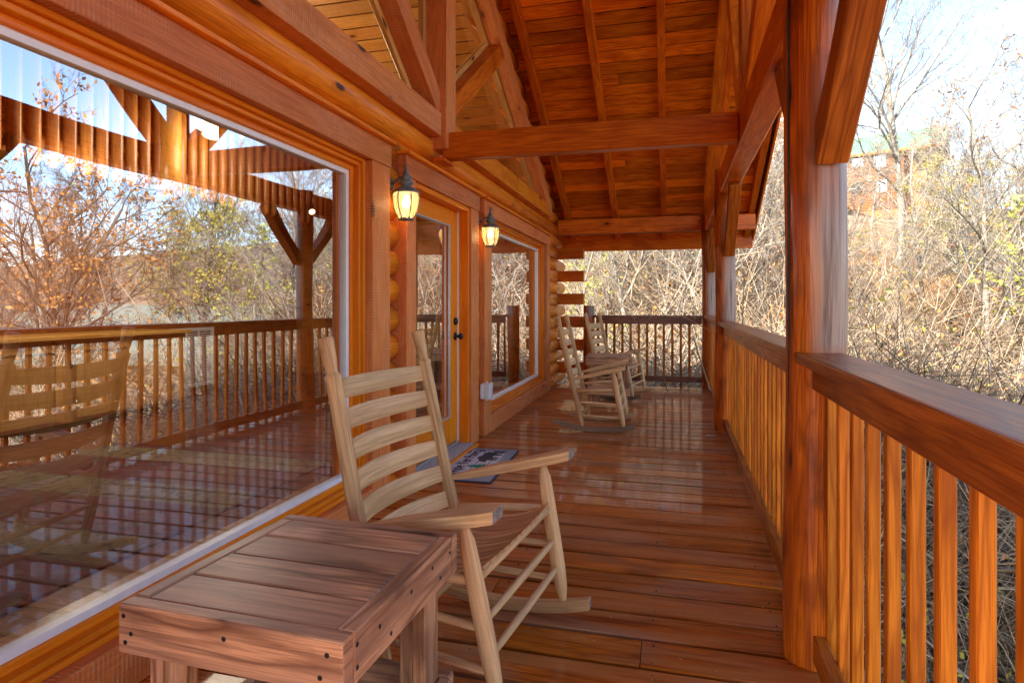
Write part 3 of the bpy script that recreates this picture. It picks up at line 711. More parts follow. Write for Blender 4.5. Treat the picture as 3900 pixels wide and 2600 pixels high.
# ================================================================= DOORMAT
def carpet(name, c1, c2):
    return plain(name, c1, .95, nscale=160, col2=c2, bump=.5)
dm = empty('doormat', (-1.475, 4.60, .002), R(2), label='grey doormat reading Wipe Yer Paws with a bear and a green tree, by the door', cat='doormat')
mb = MB(); mb.box(-.25, .25, -.49, .49, 0, .009); mb.build('mat_edge', carpet('navy_edge', (.02, .025, .06), (.04, .045, .09)), dm, .003)
mb = MB(); mb.box(-.238, .238, -.478, .478, .005, .0125); mb.build('mat_border', carpet('grey_pile', (.33, .36, .40), (.16, .18, .22)), dm, .002)
mb = MB(); mb.box(-.175, .175, -.40, .40, .006, .0150); mb.build('mat_field', carpet('pale_pile', (.62, .62, .66), (.40, .41, .47)), dm, .001)
ink = carpet('ink_pile', (.018, .02, .03), (.04, .04, .055)); purple = carpet('purple_pile', (.08, .05, .14), (.16, .13, .22)); teal = carpet('teal_pile', (.02, .22, .17), (.05, .30, .22))
# mat drawing frame: reader looks to -x; s along +y, t up towards -x
def mp(s_, t_, z=.0156): return (-t_, s_, z)
def flat(name, polys, mt, z=.0152):
    mb = MB()
    for P in polys: mb.prism([mp(a, b, z) for a, b in P], (0, 0, .0012))
    return mb.build(name, mt, dm)
flat('plank_lines', [[(-.40, t), (.40, t), (.40, t+.004), (-.40, t+.004)] for t in (.172, .085, -.02, -.115, -.174)]+[[(s_, -.17), (s_+.004, -.17), (s_+.004, .17), (s_, .17)] for s_ in (-.40, .396)], ink, .0151)
flat('purple_patches', [[(.27, .12), (.39, .13), (.39, .165), (.24, .165)], [(.33, -.165), (.392, -.165), (.392, -.05), (.35, -.07), (.36, -.12)], [(.34, .0), (.392, .02), (.392, .06), (.36, .07)], [(-.392, -.165), (-.25, -.165), (-.28, -.14), (-.392, -.12)], [(-.392, .10), (-.36, .11), (-.35, .16), (-.392, .165)]], purple, .0152)
bear = [(.02, -.075), (.03, -.035), (.06, -.01), (.10, .0), (.13, .022), (.17, .02), (.22, .0), (.27, .005), (.315, -.005), (.345, -.035), (.35, -.075), (.345, -.11), (.35, -.15), (.315, -.15), (.31, -.11), (.285, -.095), (.275, -.12), (.28, -.15), (.245, -.15), (.24, -.10), (.19, -.092), (.165, -.10), (.17, -.15), (.135, -.15), (.13, -.11), (.11, -.12), (.105, -.15), (.075, -.15), (.085, -.105), (.07, -.07), (.045, -.075)]
flat('bear_figure', [bear], ink, .0154)
flat('tree_figure', [[(-.16, -.10), (-.06, -.10), (-.075, -.085), (-.145, -.085)], [(-.19, -.10), (-.03, -.10), (-.11, -.035)], [(-.175, -.06), (-.045, -.06), (-.11, .0)], [(-.155, -.02), (-.065, -.02), (-.11, .045)], [(-.117, -.13), (-.103, -.13), (-.103, -.10), (-.117, -.10)]], teal, .0154)
tcu = bpy.data.curves.new('mat_text', 'FONT'); tcu.body = 'Wipe Yer Paws'; tcu.size = .115; tcu.align_x = 'CENTER'; tcu.extrude = .0008; tcu.space_character = 1.02
to = bpy.data.objects.new('tmp_text', tcu); COL.objects.link(to)
bpy.context.view_layer.update()
tm = bpy.data.meshes.new_from_object(to.evaluated_get(bpy.context.evaluated_depsgraph_get())); bpy.data.objects.remove(to)
tm.name = 'mat_lettering'; tm.materials.clear(); tm.materials.append(ink)
to = bpy.data.objects.new('mat_lettering', tm); COL.objects.link(to); to.parent = dm
wd_ = max(v.co.x for v in tm.vertices)-min(v.co.x for v in tm.vertices)
to.scale = (.74/wd_, 1.15, 1); to.rotation_euler = (0, 0, R(90)); to.location = (-.045, -.01, .0162)

# ================================================================= ROCKING CHAIRS
P_ = dict(zip('wb0 wb1 wf0 wf1 xb0 xb1 zb1 xc zc xf1 zf1 xrb zrb xrf zrf za xaf zaf waf'.split(), [0.3152, 0.309, 0.3344, 0.3704, -0.3473, -0.5953, 1.1364, -0.5689, 1.0095, -0.0404, 0.567, -0.6458, 0.0613, 0.1363, 0.0753, 0.5107, 0.0215, 0.6333, 0.3848]))
def rocking_chair():
    r_ = empty('rocking_chair'); D = P_
    B0 = lambda s_: Vector((D['xb0'], s_*D['wb0'], .06)); B1 = lambda s_: Vector((D['xb1'], s_*D['wb1'], D['zb1']))
    F0 = lambda s_: Vector((.06, s_*D['wf0'], .05)); F1 = lambda s_: Vector((D['xf1'], s_*D['wf1'], D['zf1']+.02))
    def back(s_, z):
        q = (z-.06)/(D['zb1']-.06); return B0(s_).lerp(B1(s_), q)
    def front(s_, z):
        q = (z-.05)/(F1(s_).z-.05); return F0(s_).lerp(F1(s_), q)
    for s_ in (-1, 1):
        mb = MB(); zs = [(.045, .009), (.06, .013), (.10, .022), (.3, .026), (.6, .027), (.9, .028), (.988, .0275), (.994, .030), (1.008, .030), (1.012, .0235), (1.02, .0195), (1.035, .021), (1.06, .0245), (1.10, .0265), (1.128, .029), (1.1365, .027)]
        w1, w2 = rg.uniform(-1, 1)*.004, rg.uniform(-1, 1)*.004
        mb.tube([back(s_, z)+Vector((w1*math.sin(z*9), w2*math.sin(z*7+1), 0)) for z, _ in zs], [q for _, q in zs], n=14)
        mb.build('back_post', M['chairb'], r_)
        mb = MB(); zs = [(.045, .008), (.06, .011), (.12, .024), (.2, .0285), (.35, .029), (.48, .027), (.545, .025), (.572, .017), (.592, .015)]
        mb.tube([front(s_, z) for z, _ in zs], [q for _, q in zs], n=14); mb.build('front_leg', M['chairc'], r_)
        # rocker: curved flat sided runner standing on the floor
        mb = MB(); n_ = 14; ya = s_*D['wb0']; yf = s_*D['wf0']; xs = [D['xrb']+(D['xrf']+.03-D['xrb'])*i/n_ for i in range(n_+1)]; xm = -.20
        Rr = 1.35
        pts = []
        for i, x in enumerate(xs):
            cb_ = Rr-math.sqrt(max(Rr*Rr-(x-xm)**2, 0)); yy = ya+(yf-ya)*(x-D['xb0'])/(.06-D['xb0']); pts.append(Vector((x, yy, .001+cb_)))
        for i in range(n_):
            a, b = pts[i], pts[i+1]; h0 = .044 if 0 < i < n_ else .034; b_ = len(mb.v); hw = .019
            ha = .046-(.02 if i == 0 else 0); hb = .046-(.0 if i+1 == n_ else 0)
            for p, h in ((a, ha), (b, hb)):
                for dy, dz in ((-hw, 0), (hw, 0), (hw, h), (-hw, h)): mb.v.append((p.x, p.y+dy, p.z+dz))
            u0, u1 = xs[i], xs[i+1]
            for k_ in range(4):
                k2 = (k_+1) % 4; mb.quad((b_+k_, b_+k2, b_+4+k2, b_+4+k_), [(u0, k_*.04), (u0, k_*.04+.04), (u1, k_*.04+.04), (u1, k_*.04)], .37+.2*s_)
            if i == 0: mb.quad((b_, b_+1, b_+2, b_+3), [(0, 0), (.01, 0), (.01, .04), (0, .04)], .3)
            if i == n_-1: mb.quad((b_+4, b_+5, b_+6, b_+7), [(0, 0), (.01, 0), (.01, .04), (0, .04)], .3)
        mb.m[-1] = 1; mb.build('rocker', [M['chaird'] if s_ < 0 else M['chairb'], M['endg']], r_, .005)
        # arm: flat board, narrow at the back, wide at the front
        mb = MB(); a0 = back(s_, D['za'])+Vector((.0, s_*.004, 0)); a1 = Vector((D['xaf']+.055, s_*D['waf'], D['zaf']+.012)); n_ = 10
        d = a1-a0; prev = None
        for i in range(n_+1):
            q = i/n_; c = a0+d*q; hw = .014+.030*min(1, q*1.5)+.008*q; hh = .010+.010*min(1, q*3)
            if i == n_: hw *= .80
            ring = [c+Vector((0, y_, z_)) for y_, z_ in ((-hw, -hh), (hw, -hh), (hw, hh*.9), (-hw, hh*.9))]
            b_ = len(mb.v); mb.v += [tuple(p) for p in ring]
            if i:
                for k_ in range(4):
                    k2 = (k_+1) % 4; L0 = .6*(i-1)/n_; L1 = .6*i/n_
                    mb.quad((b_-4+k_, b_-4+k2, b_+k2, b_+k_), [(L0, k_*.05), (L0, k_*.05+.05), (L1, k_*.05+.05), (L1, k_*.05)], .45+.3*s_)
            else: mb.quad((b_, b_+1, b_+2, b_+3), [(0, 0), (.01, 0), (.01, .04), (0, .04)], .3)
        mb.quad((b_, b_+1, b_+2, b_+3), [(0, 0), (.01, 0), (.01, .04), (0, .04)], .9, m=1)
        mb.build('arm', [M['chair'] if s_ < 0 else M['chairb'], M['endg']], r_, .004, 2)
        # side rungs
        for z0, z1 in ((.16, .15), (.29, .28)):
            p, q = back(s_, z0), front(s_, z1); mb = MB(); mb.tube([p, p.lerp(q, .15), p.lerp(q, .5), p.lerp(q, .85), q], [.009, .012, .014, .012, .009], n=9); mb.build('rung', M['chair'], r_)
        p, q = back(s_, .395), front(s_, .425); mb = MB(); mb.tube([p, p.lerp(q, .5), q], [.014, .017, .014], n=9); mb.build('seat_rail', M['chair'], r_)
    for z in (.20, .30):
        p, q = front(-1, z), front(1, z); mb = MB(); mb.tube([p, p.lerp(q, .12), p.lerp(q, .5), p.lerp(q, .88), q], [.009, .0125, .0145, .0125, .009], n=9); mb.build('rung', M['chair'], r_)
    for z in (.14, .25):
        p, q = back(-1, z), back(1, z); mb = MB(); mb.tube([p, p.lerp(q, .5), q], [.009, .014, .009], n=9); mb.build('rung', M['chairb'], r_)
    p, q = front(-1, .424), front(1, .424); mb = MB(); mb.tube([p, p.lerp(q, .5), q], [.013, .015, .013], n=9); mb.build('seat_rail', M['chair'], r_)
    # six bowed ladder slats
    for i in range(6):
        zc = .960-i*.105; h = .068; n_ = 12; mb = MB(); lo = []
        for j in range(n_+1):
            q = j/n_; c = back(-1, zc).lerp(back(1, zc), q); bow = 1-(2*q-1)**2
            up = (B1(1)-B0(1)).normalized(); bk = Vector((-up.z, 0, up.x))
            cc = c+bk*(.075*bow)
            lo.append((cc+up*(-h/2), cc+up*(h/2+.014*bow-.004), bk))
        for j in range(n_):
            (a0, a1, bk), (b0, b1, bk2) = lo[j], lo[j+1]; b_ = len(mb.v); th = .005
            for x_ in (a0-bk*th, a0+bk*th, a1+bk*th, a1-bk*th, b0-bk*th, b0+bk*th, b1+bk*th, b1-bk*th): mb.v.append(tuple(x_))
            u0, u1 = .62*j/n_, .62*(j+1)/n_; rr_ = .1+.13*i
            for k_ in range(4):
                k2 = (k_+1) % 4; v0 = (0, .01, .08, .09, .16)[k_]; v1 = (0, .01, .08, .09, .16)[k_+1]
                mb.quad((b_+k_, b_+k2, b_+4+k2, b_+4+k_), [(u0, v0), (u0, v1), (u1, v1), (u1, v0)], rr_, smooth=True)
        mb.build('back_slat', M['chair'], r_, .002)
    # slatted seat: narrow strips front to back, dipped
    st = MB(); n_ = 13; m_ = 9
    for i in range(n_):
        q0 = -1+2*i/n_+.012; q1 = -1+2*(i+1)/n_-.012
        for j in range(m_):
            xs_ = [(-.30+.300*(j+e)/m_) for e in (0, 1)]; b_ = len(st.v)
            for x_ in xs_:
                tt = (x_+.30)/.300; wv = .275+.05*tt; zc = .395+.045*tt-.028*math.sin(math.pi*min(1, tt))+(.0 if tt < .9 else .006)
                for qq, dz in ((q0, 0), (q1, 0), (q1, .011), (q0, .011)):
                    st.v.append((x_+.02*(1-qq*qq)*tt*.6, qq*wv, zc+dz-.010*(1-qq*qq)*(1-tt)))
            u0, u1 = xs_
            for k_ in range(4):
                k2 = (k_+1) % 4; st.quad((b_+k_, b_+k2, b_+4+k2, b_+4+k_), [(u0, i*.05+k_*.02), (u0, i*.05+k_*.02+.02), (u1, i*.05+k_*.02+.02), (u1, i*.05+k_*.02)], i/n_)
            if j == 0: st.quad((b_, b_+1, b_+2, b_+3), [(0, 0), (.01, 0), (.01, .04), (0, .04)], i/n_)
            if j == m_-1: st.quad((b_+4, b_+5, b_+6, b_+7), [(0, 0), (.01, 0), (.01, .04), (0, .04)], i/n_)
    st.build('seat', M['chairb'], r_)
    return r_
rc = rocking_chair(); rc.location = (-.509, 2.108, 0); rc.rotation_euler = (0, 0, -.1236)
tag(rc, 'pale wooden ladder back rocking chair nearest the camera, beside the foreground table', 'rocking chair', 'rocking chairs on the porch')
c2 = copy_tree(rc); c2.location = (-.496, 6.38, 0); c2.rotation_euler = (0, 0, .0223); tag(c2, 'wooden rocking chair in front of the far side table, seen from its side')
c3 = copy_tree(rc); c3.location = (-.452, 8.41, 0); c3.rotation_euler = (0, 0, -.1867); tag(c3, 'wooden rocking chair beyond the far side table, next to the back railing')

# ================================================================= SIDE TABLES
def side_table():
    r_ = empty('side_table'); X, Y, Z = .27, .29, .62; t = .038
    for q in ((-X, X, -Y, -Y+t, Z-.105, Z, 'x'), (-X, X, Y-t, Y, Z-.105, Z, 'x'), (-X, -X+t, -Y+t+.001, Y-t-.001, Z-.105, Z, 'y'), (X-t, X, -Y+t+.001, Y-t-.001, Z-.105, Z+.001, 'y')):
        mb = MB(); mb.box(*q); mb.build('apron', M['table'], r_, .005, 2)
    mb = MB(); n_ = 4; wv = (2*Y-2*t)/n_
    for i in range(n_): mb.box(-X+t+.001, X-t-.001, -Y+t+i*wv+.0015, -Y+t+(i+1)*wv-.0015, Z-.038, Z-.002+.0015*(i % 2), 'x')
    mb.build('table_top', M['table'], r_, .004)
    for sx in (-1, 1):
        for sy in (-1, 1):
            mb = MB(); x, y = sx*(X-t-.002), sy*(Y-t-.002)
            mb.box(min(x, x-sx*.038), max(x, x-sx*.038), min(y, y-sy*.085), max(y, y-sy*.085), 0, Z-.04, 'z')
            x2 = x-sx*.039; mb.box(min(x2, x2-sx*.06), max(x2, x2-sx*.06), min(y, y-sy*.038), max(y, y-sy*.038), 0, Z-.04, 'z')
            mb.build('leg', M['table'], r_, .004)
    mb = MB(); zz = .15
    mb.box(-X+.01, X-.01, -Y+.001, -Y+t-.003, zz, zz+.088, 'x'); mb.box(-X+.01, X-.01, Y-t+.003, Y-.001, zz, zz+.088, 'x')
    mb.box(X-t+.001, X-.001, -Y+t, Y-t, zz+.001, zz+.087, 'y'); mb.box(-X+.001, -X+t-.001, -Y+t, Y-t, zz+.001, zz+.087, 'y')
    mb.build('shelf_frame', M['table'], r_, .004)
    def sc(p, d):
        p = Vector(p); d = Vector(d); mb = MB(); mb.tube([p-d*.003, p+d*.0008], .0052, n=10); mb.build('screw', M['screw'], r_)
    for sx in (-1, 1):
        for (y, z) in ((-.24, -.03), (-.24, -.075), (-.15, -.04), (.0, -.035), (.12, -.03), (.17, -.075), (.235, -.035), (-.1, -.08)): sc((sx*X, y, Z+z), (sx, 0, 0))
    for sy in (-1, 1):
        for (x, z) in ((-.255, -.025), (-.25, -.08), (-.235, -.06), (0, -.035), (.235, -.03), (.22, -.075), (.25, -.095)): sc((x, sy*Y, Z+z), (0, sy, 0))
    return r_
tb1 = side_table(); tb1.location = (-.850, 1.334, 0); tb1.rotation_euler = (0, 0, R(-2.0))
tag(tb1, 'weathered brown wooden side table in the foreground, plank top with screwed apron', 'side table', 'wooden side tables on the porch')
tb2 = copy_tree(tb1); tb2.location = (-.735, 7.78, 0); tb2.rotation_euler = (0, 0, R(3)); tag(tb2, 'wooden side table between the two far rocking chairs')

# ================================================================= VEGETATION
def to_world(u, D_, z=None):
    a = (u-1950)/F; L = a*D_; s_, c_ = math.sin(TH), math.cos(TH)
    x = -s_*D_+c_*L; y = c_*D_+s_*L; return x, y
def bark(name, c1, c2):
    return plain(name, c1, .85, nscale=14, col2=c2, bump=.4)
bk = [bark('grey_bark', (.17, .145, .12), (.09, .075, .06)), bark('pale_bark', (.30, .26, .21), (.16, .135, .105)), bark('brown_bark', (.13, .095, .065), (.06, .045, .03))]
tw = [plain('pale_twig', (.48, .37, .25), .8, nscale=2, col2=(.32, .23, .14)), plain('brown_twig', (.20, .14, .09), .8, nscale=2, col2=(.12, .08, .055))]
def leafm(name, c1, c2):
    m, t, b = mat(name); at = N(t, 'ShaderNodeAttribute', attribute_name='rnd')
    c = mixc(t, at.outputs['Fac'], c1, c2); t.links.new(c, b.inputs['Base Color']); b.inputs['Roughness'].default_value = .6
    out = t.nodes['Material Output']; tl = N(t, 'ShaderNodeBsdfTranslucent'); t.links.new(c, tl.inputs[0])
    mx = N(t, 'ShaderNodeMixShader'); mx.inputs[0].default_value = .35; t.links.new(b.outputs[0], mx.inputs[1]); t.links.new(tl.outputs[0], mx.inputs[2]); t.links.new(mx.outputs[0], out.inputs[0])
    return m
LF = dict(orange=leafm('orange_leaf', (.60, .27, .05), (.42, .20, .08)), yellow=leafm('yellow_leaf', (.66, .50, .08), (.42, .40, .08)), brown=leafm('dry_leaf', (.50, .27, .13), (.30, .15, .08)), green=leafm('yellow_green_leaf', (.50, .48, .07), (.30, .33, .05)), ever=leafm('dark_green_leaf', (.06, .14, .03), (.10, .17, .04)))
def np_mesh(name, V, Fq, mats, mi=None, rnd=None, parent=None, smooth=False):
    V = np.asarray(V, np.float32); Fq = np.asarray(Fq, np.int32); k_ = Fq.shape[1]; me = bpy.data.meshes.new(name)
    me.vertices.add(len(V)); me.vertices.foreach_set('co', V.ravel()); me.loops.add(Fq.size); me.loops.foreach_set('vertex_index', Fq.ravel())
    me.polygons.add(len(Fq)); me.polygons.foreach_set('loop_start', np.arange(0, Fq.size, k_, dtype=np.int32))
    for mt in mats: me.materials.append(mt)
    if mi is not None: me.polygons.foreach_set('material_index', np.asarray(mi, np.int32))
    if rnd is not None: at = me.attributes.new('rnd', 'FLOAT', 'FACE'); at.data.foreach_set('value', np.asarray(rnd, np.float32))
    if smooth: me.polygons.foreach_set('use_smooth', [True]*len(Fq))
    me.update(calc_edges=True); o = bpy.data.objects.new(name, me); COL.objects.link(o); o.parent = parent; return o
def tubes_np(polys, n):
    """polys: list of (points array (k,3), radii array) -> verts, quads"""
    V = []; Q = []; b = 0; ang = np.arange(n)*2*np.pi/n; ca, sa = np.cos(ang), np.sin(ang)
    for P, r in polys:
        P = np.asarray(P); k_ = len(P); T = np.gradient(P, axis=0); T /= np.linalg.norm(T, axis=1)[:, None]+1e-9
        ref = np.where(np.abs(T[:, 2:3]) < .9, np.array([[0, 0, 1.]]), np.array([[1., 0, 0]])); A = np.cross(T, ref); A /= np.linalg.norm(A, axis=1)[:, None]+1e-9; B = np.cross(A, T)
        ring = P[:, None, :]+(A[:, None, :]*ca[None, :, None]+B[:, None, :]*sa[None, :, None])*np.asarray(r)[:, None, None]
        V.append(ring.reshape(-1, 3)); i = np.arange(k_-1)[:, None]*n; j = np.arange(n)[None, :]; j2 = (j+1) % n
        Q.append(np.stack([b+i+j, b+i+j2, b+i+n+j2, b+i+n+j], -1).reshape(-1, 4)); b += k_*n
    return np.concatenate(V), np.concatenate(Q)
def leaves_np(pts, size, rs):
    n = len(pts); a = rs.normal(size=(n, 3)); a /= np.linalg.norm(a, axis=1)[:, None]; b = np.cross(a, rs.normal(size=(n, 3))); b /= np.linalg.norm(b, axis=1)[:, None]
    s_ = (size*rs.uniform(.6, 1.3, n))[:, None]
    V = np.stack([pts-a*s_, pts+b*s_*.55, pts+a*s_, pts-b*s_*.55], 1).reshape(-1, 3); return V, np.arange(4*n).reshape(-1, 4)
def gen_tree(seed, H, r0, spread=.9, levels=4, lean=(0, 0), dens=1.0, fork=.35):
    rs = np.random.RandomState(seed); trunk = []; twigs = []; tips = []
    def branch(p, d, L, r, lv, store):
        k_ = 7 if lv == 0 else (5 if lv < 3 else 4); pts = [np.array(p, float)]; d = np.array(d, float); dirs = [d.copy()]
        for i in range(k_):
            d = d+rs.normal(size=3)*(.09 if lv == 0 else .17)+np.array([0, 0, .06 if lv else .0]); d /= np.linalg.norm(d); pts.append(pts[-1]+d*L/k_); dirs.append(d.copy())
        rr = np.linspace(r, r*(.25 if lv == 0 else .35), k_+1); rr = np.maximum(rr, .0035)
        (trunk if lv == 0 else twigs).append((np.array(pts), rr, lv))
        if lv >= levels:
            tips.extend(pts[1:]); return
        nch = int({0: 15, 1: 7, 2: 5, 3: 4}[lv]*dens+rs.rand())
        for c in range(nch):
            q = (fork+(1-fork)*(c+rs.rand())/nch) if lv == 0 else (.2+.8*(c+rs.rand())/nch); i = min(int(q*k_), k_-1); f_ = q*k_-i
            pp = pts[i]*(1-f_)+pts[i+1]*f_; dd = dirs[i]; side = np.cross(dd, rs.normal(size=3)); side /= np.linalg.norm(side)
            ang = rs.uniform(.45, 1.0)*spread; nd = dd*math.cos(ang)+side*math.sin(ang)
            if lv == 0: nl = L*rs.uniform(.3, .5)*(1.15-q*.65)
            else: nl = L*rs.uniform(.35, .62)*(1.1-.4*q)
            branch(pp, nd, nl, max(rr[i]*rs.uniform(.4, .62), .004), lv+1, twigs)
    branch((0, 0, -.3), (lean[0], lean[1], 1), H, r0, 0, trunk)
    return trunk, twigs, np.array(tips)
def tree_proto(seed, H, r0, mt, leaf=None, nleaf=0, lsize=.07, **k_):
    tr, tg, tips = gen_tree(seed, H, r0, **k_); rs = np.random.RandomState(seed+99)
    r_ = empty('tree')
    V, Q = tubes_np([(p, q) for p, q, _ in tr], 9); np_mesh('trunk', V, Q, [bk[mt]], parent=r_, smooth=True)
    V1, Q1 = tubes_np([(p, q) for p, q, l in tg if l <= 2], 5); V2, Q2 = tubes_np([(p, q) for p, q, l in tg if l > 2], 3)
    V = np.concatenate([V1, V2]); Q = np.concatenate([Q1, Q2+len(V1)]); mi = [0]*len(Q); rn = [0]*len(Q)
    if nleaf:
        pick = tips[rs.randint(len(tips), size=nleaf)]
        cl = np.array([mnoise.noise((p[0]*.7, p[1]*.7, p[2]*.7+seed)) for p in pick]); pick = pick[cl > -.12]
        V3, Q3 = leaves_np(pick+rs.normal(size=pick.shape)*.06, lsize, rs); mi += [1]*len(Q3); rn += list(rs.rand(len(Q3))); Q = np.concatenate([Q, Q3+len(V)]); V = np.concatenate([V, V3])
    np_mesh('crown', V, Q, [bk[mt]]+([LF[leaf]] if leaf else []), mi, rn, parent=r_)
    return r_
protos = dict(
    bare=lambda: tree_proto(11, 10.0, .13, 1, 'brown', 250, .05, lean=(.05, .02), fork=.3, dens=1.25),
    bare2=lambda: tree_proto(23, 8.5, .09, 1, 'yellow', 160, .05, fork=.25, dens=1.0),
    pale=lambda: tree_proto(37, 8.0, .10, 1, 'brown', 700, .055, fork=.22, spread=1.0, dens=1.15),
    gold=lambda: tree_proto(41, 7.5, .085, 0, 'yellow', 3600, .06, fork=.25, dens=1.0),
    oak=lambda: tree_proto(53, 9.5, .14, 2, 'orange', 2800, .07, fork=.25, spread=1.05, dens=1.15),
    lime=lambda: tree_proto(61, 6.5, .07, 1, 'green', 1000, .065, fork=.2, dens=.9),
    ever=lambda: tree_proto(71, 5.0, .07, 2, 'ever', 5200, .07, fork=.1, dens=1.1),
    sapling=lambda: tree_proto(83, 5.0, .035, 1, 'brown', 260, .045, fork=.2, dens=.8),
)
done = {}
WORDS = dict(bare='tall bare grey tree', bare2='slim bare tree', pale='pale branching tree', gold='thin yellow leaved tree', oak='oak with rusty orange leaves', lime='young yellow green tree', ever='evergreen tree', sapling='thin leafless sapling')
def plant(kind, u, D_, sc=1.0, rz=0.0, where='', xy=None, sink=0):
    x, y = xy if xy else to_world(u, D_)
    if kind not in done: done[kind] = o = protos[kind]()
    else: o = copy_tree(done[kind])
    o.location = (x, y, ground_z(x, y)-sink); o.scale = (sc,)*3; o.rotation_euler = (0, 0, rz)
    tag(o, WORDS[kind]+' '+where, 'tree', 'trees on the hillside'); return o
plant('bare', 3400, 21.5, 1.08, .3, 'towering against the sky before the green roofed cabin')
plant('pale', 3775, 13.5, .86, 2.0, 'standing close behind the railing at the right edge')
plant('gold', 3660, 19, .60, 1.0, 'just right of the tall bare tree')
plant('bare2', 3700, 24, .8, 2.2, 'leaning over the slope right of the green roof')
plant('oak', 3600, 28, .5, 4.0, 'low on the slope under the green roof')
plant('bare2', 3240, 24, .5, .4, 'before the green roofed cabin, next to the thick post')
plant('bare', 3330, 30, .5, 3.4, 'in front of the green roofed cabin windows')
plant('lime', 3880, 11.5, .7, 2.7, 'at the right edge of the photo')
plant('gold', 3850, 24, .7, 5.1, 'in the far right distance against the sky')
plant('bare2', 2880, 19, .62, 1.1, 'left of the gap between the two thick posts')
plant('bare', 2955, 23, .62, 2.5, 'between the two thick posts')
plant('sapling', 2925, 15, .9, 2.5, 'low between the two thick posts')
plant('pale', 2990, 27, .75, .2, 'behind the thick post, below the balconies')
plant('pale', 2398, 16, .80, .9, 'with a forked pale trunk behind the back railing')
plant('bare', 2320, 21, .6, 1.9, 'behind the log corner and back railing')
plant('bare2', 2605, 18, .75, 3.0, 'behind the right part of the back railing')
plant('pale', 2668, 15, .72, 4.2, 'just left of the far porch post')
plant('oak', 2655, 19, .42, 5.2, 'small and rusty behind the back railing')
plant('lime', 2225, 14.5, .60, 1.3, 'beside the log corner ends')
plant('ever', 2740, 26, .8, .5, 'behind the far porch posts')
plant('ever', 2560, 27, .9, 1.5, 'high behind the back railing')
plant('sapling', 2500, 14, .95, .7, 'in the middle behind the back railing')
plant('sapling', 2290, 17, 1.1, 4.1, 'behind the left part of the back railing')
plant('sapling', 3480, 16, 1.0, 5.5, 'on the slope below the tall bare tree')
plant('sapling', 3300, 17, .95, 2.9, 'right of the thick post above the railing')
sites = ['behind the back railing', 'between the thick posts', 'right of the thick post', 'on the slope at the right']
rs0 = random.Random(12); ADJ = ['leaning', 'crooked', 'slender', 'upright', 'forked', 'small', 'wispy', 'gnarled', 'bent', 'spindly']
for i in range(40):
    if i < 16: u_ = 2240+i*29+rs0.uniform(-12, 12); wh = 'behind the back railing'; D_ = rs0.uniform(13.5, 27)
    elif i < 22: u_ = 2820+(i-16)*32; wh = 'between the thick posts'; D_ = rs0.uniform(14, 28)
    else: u_ = 3225+(i-22)*38+rs0.uniform(-15, 15); wh = 'on the slope right of the thick post'; D_ = rs0.uniform(12.5, 30)
    kd = rs0.choice(['sapling', 'sapling', 'pale', 'bare2', 'gold', 'oak', 'lime', 'sapling'])
    sc = rs0.uniform(.35, .62) if kd != 'sapling' else rs0.uniform(.7, 1.2)
    if i >= 22 and D_ > 19: sc *= .55
    if i >= 22 and u_ < 3500: sc *= .6
    if i >= 22 and kd == 'oak': sc *= .7
    o = plant(kd, u_, D_, sc, rs0.uniform(0, 6.28), '')
    q = i if i < 16 else i-16 if i < 22 else i-22
    ORD = 'first second third fourth fifth sixth seventh eighth ninth tenth eleventh twelfth thirteenth fourteenth fifteenth sixteenth seventeenth eighteenth'.split()
    o['label'] = ('%s, %s small tree %s' % (WORDS[kd].replace('tree', 'trunk' if False else 'tree'), ORD[q], ('behind the back railing from the log corner', 'in the gap between the thick posts', 'rightwards from the thick post')[0 if i < 16 else 1 if i < 22 else 2]))
# trees mirrored in the big window, standing to the right of the porch
for i, (x, y, kd, sc, rz) in enumerate(((9.5, 9.5, 'oak', .78, .2), (13, 13.5, 'oak', .95, 2.1), (17.5, 11, 'oak', .9, 4.0), (12.5, 18.5, 'gold', 1.0, 1.0), (10.3, 17.5, 'lime', 1.05, 2.0), (20, 17, 'oak', .8, 5.0), (16, 16, 'bare', .8, 1.4), (23, 13, 'bare2', 1.0, .8), (11.5, 13, 'bare2', .85, 3.1), (26, 21, 'pale', 1.0, 3.8), (9.2, 14.8, 'gold', .85, 4.6), (21.5, 25, 'oak', .9, .6))):
    plant(kd, 0, 0, sc, rz, ('mirrored in the big window, %s' % ['nearest the porch', 'in the middle of the reflection', 'far left', 'right of the reflected post', 'low beside the reflected railing', 'behind the reflected roof', 'bare among orange leaves', 'pale at the reflection edge', 'slim beside the nearest oak', 'pale, rearmost', 'close to the reflected corner post', 'farthest up the slope'][i]), xy=(x, y))
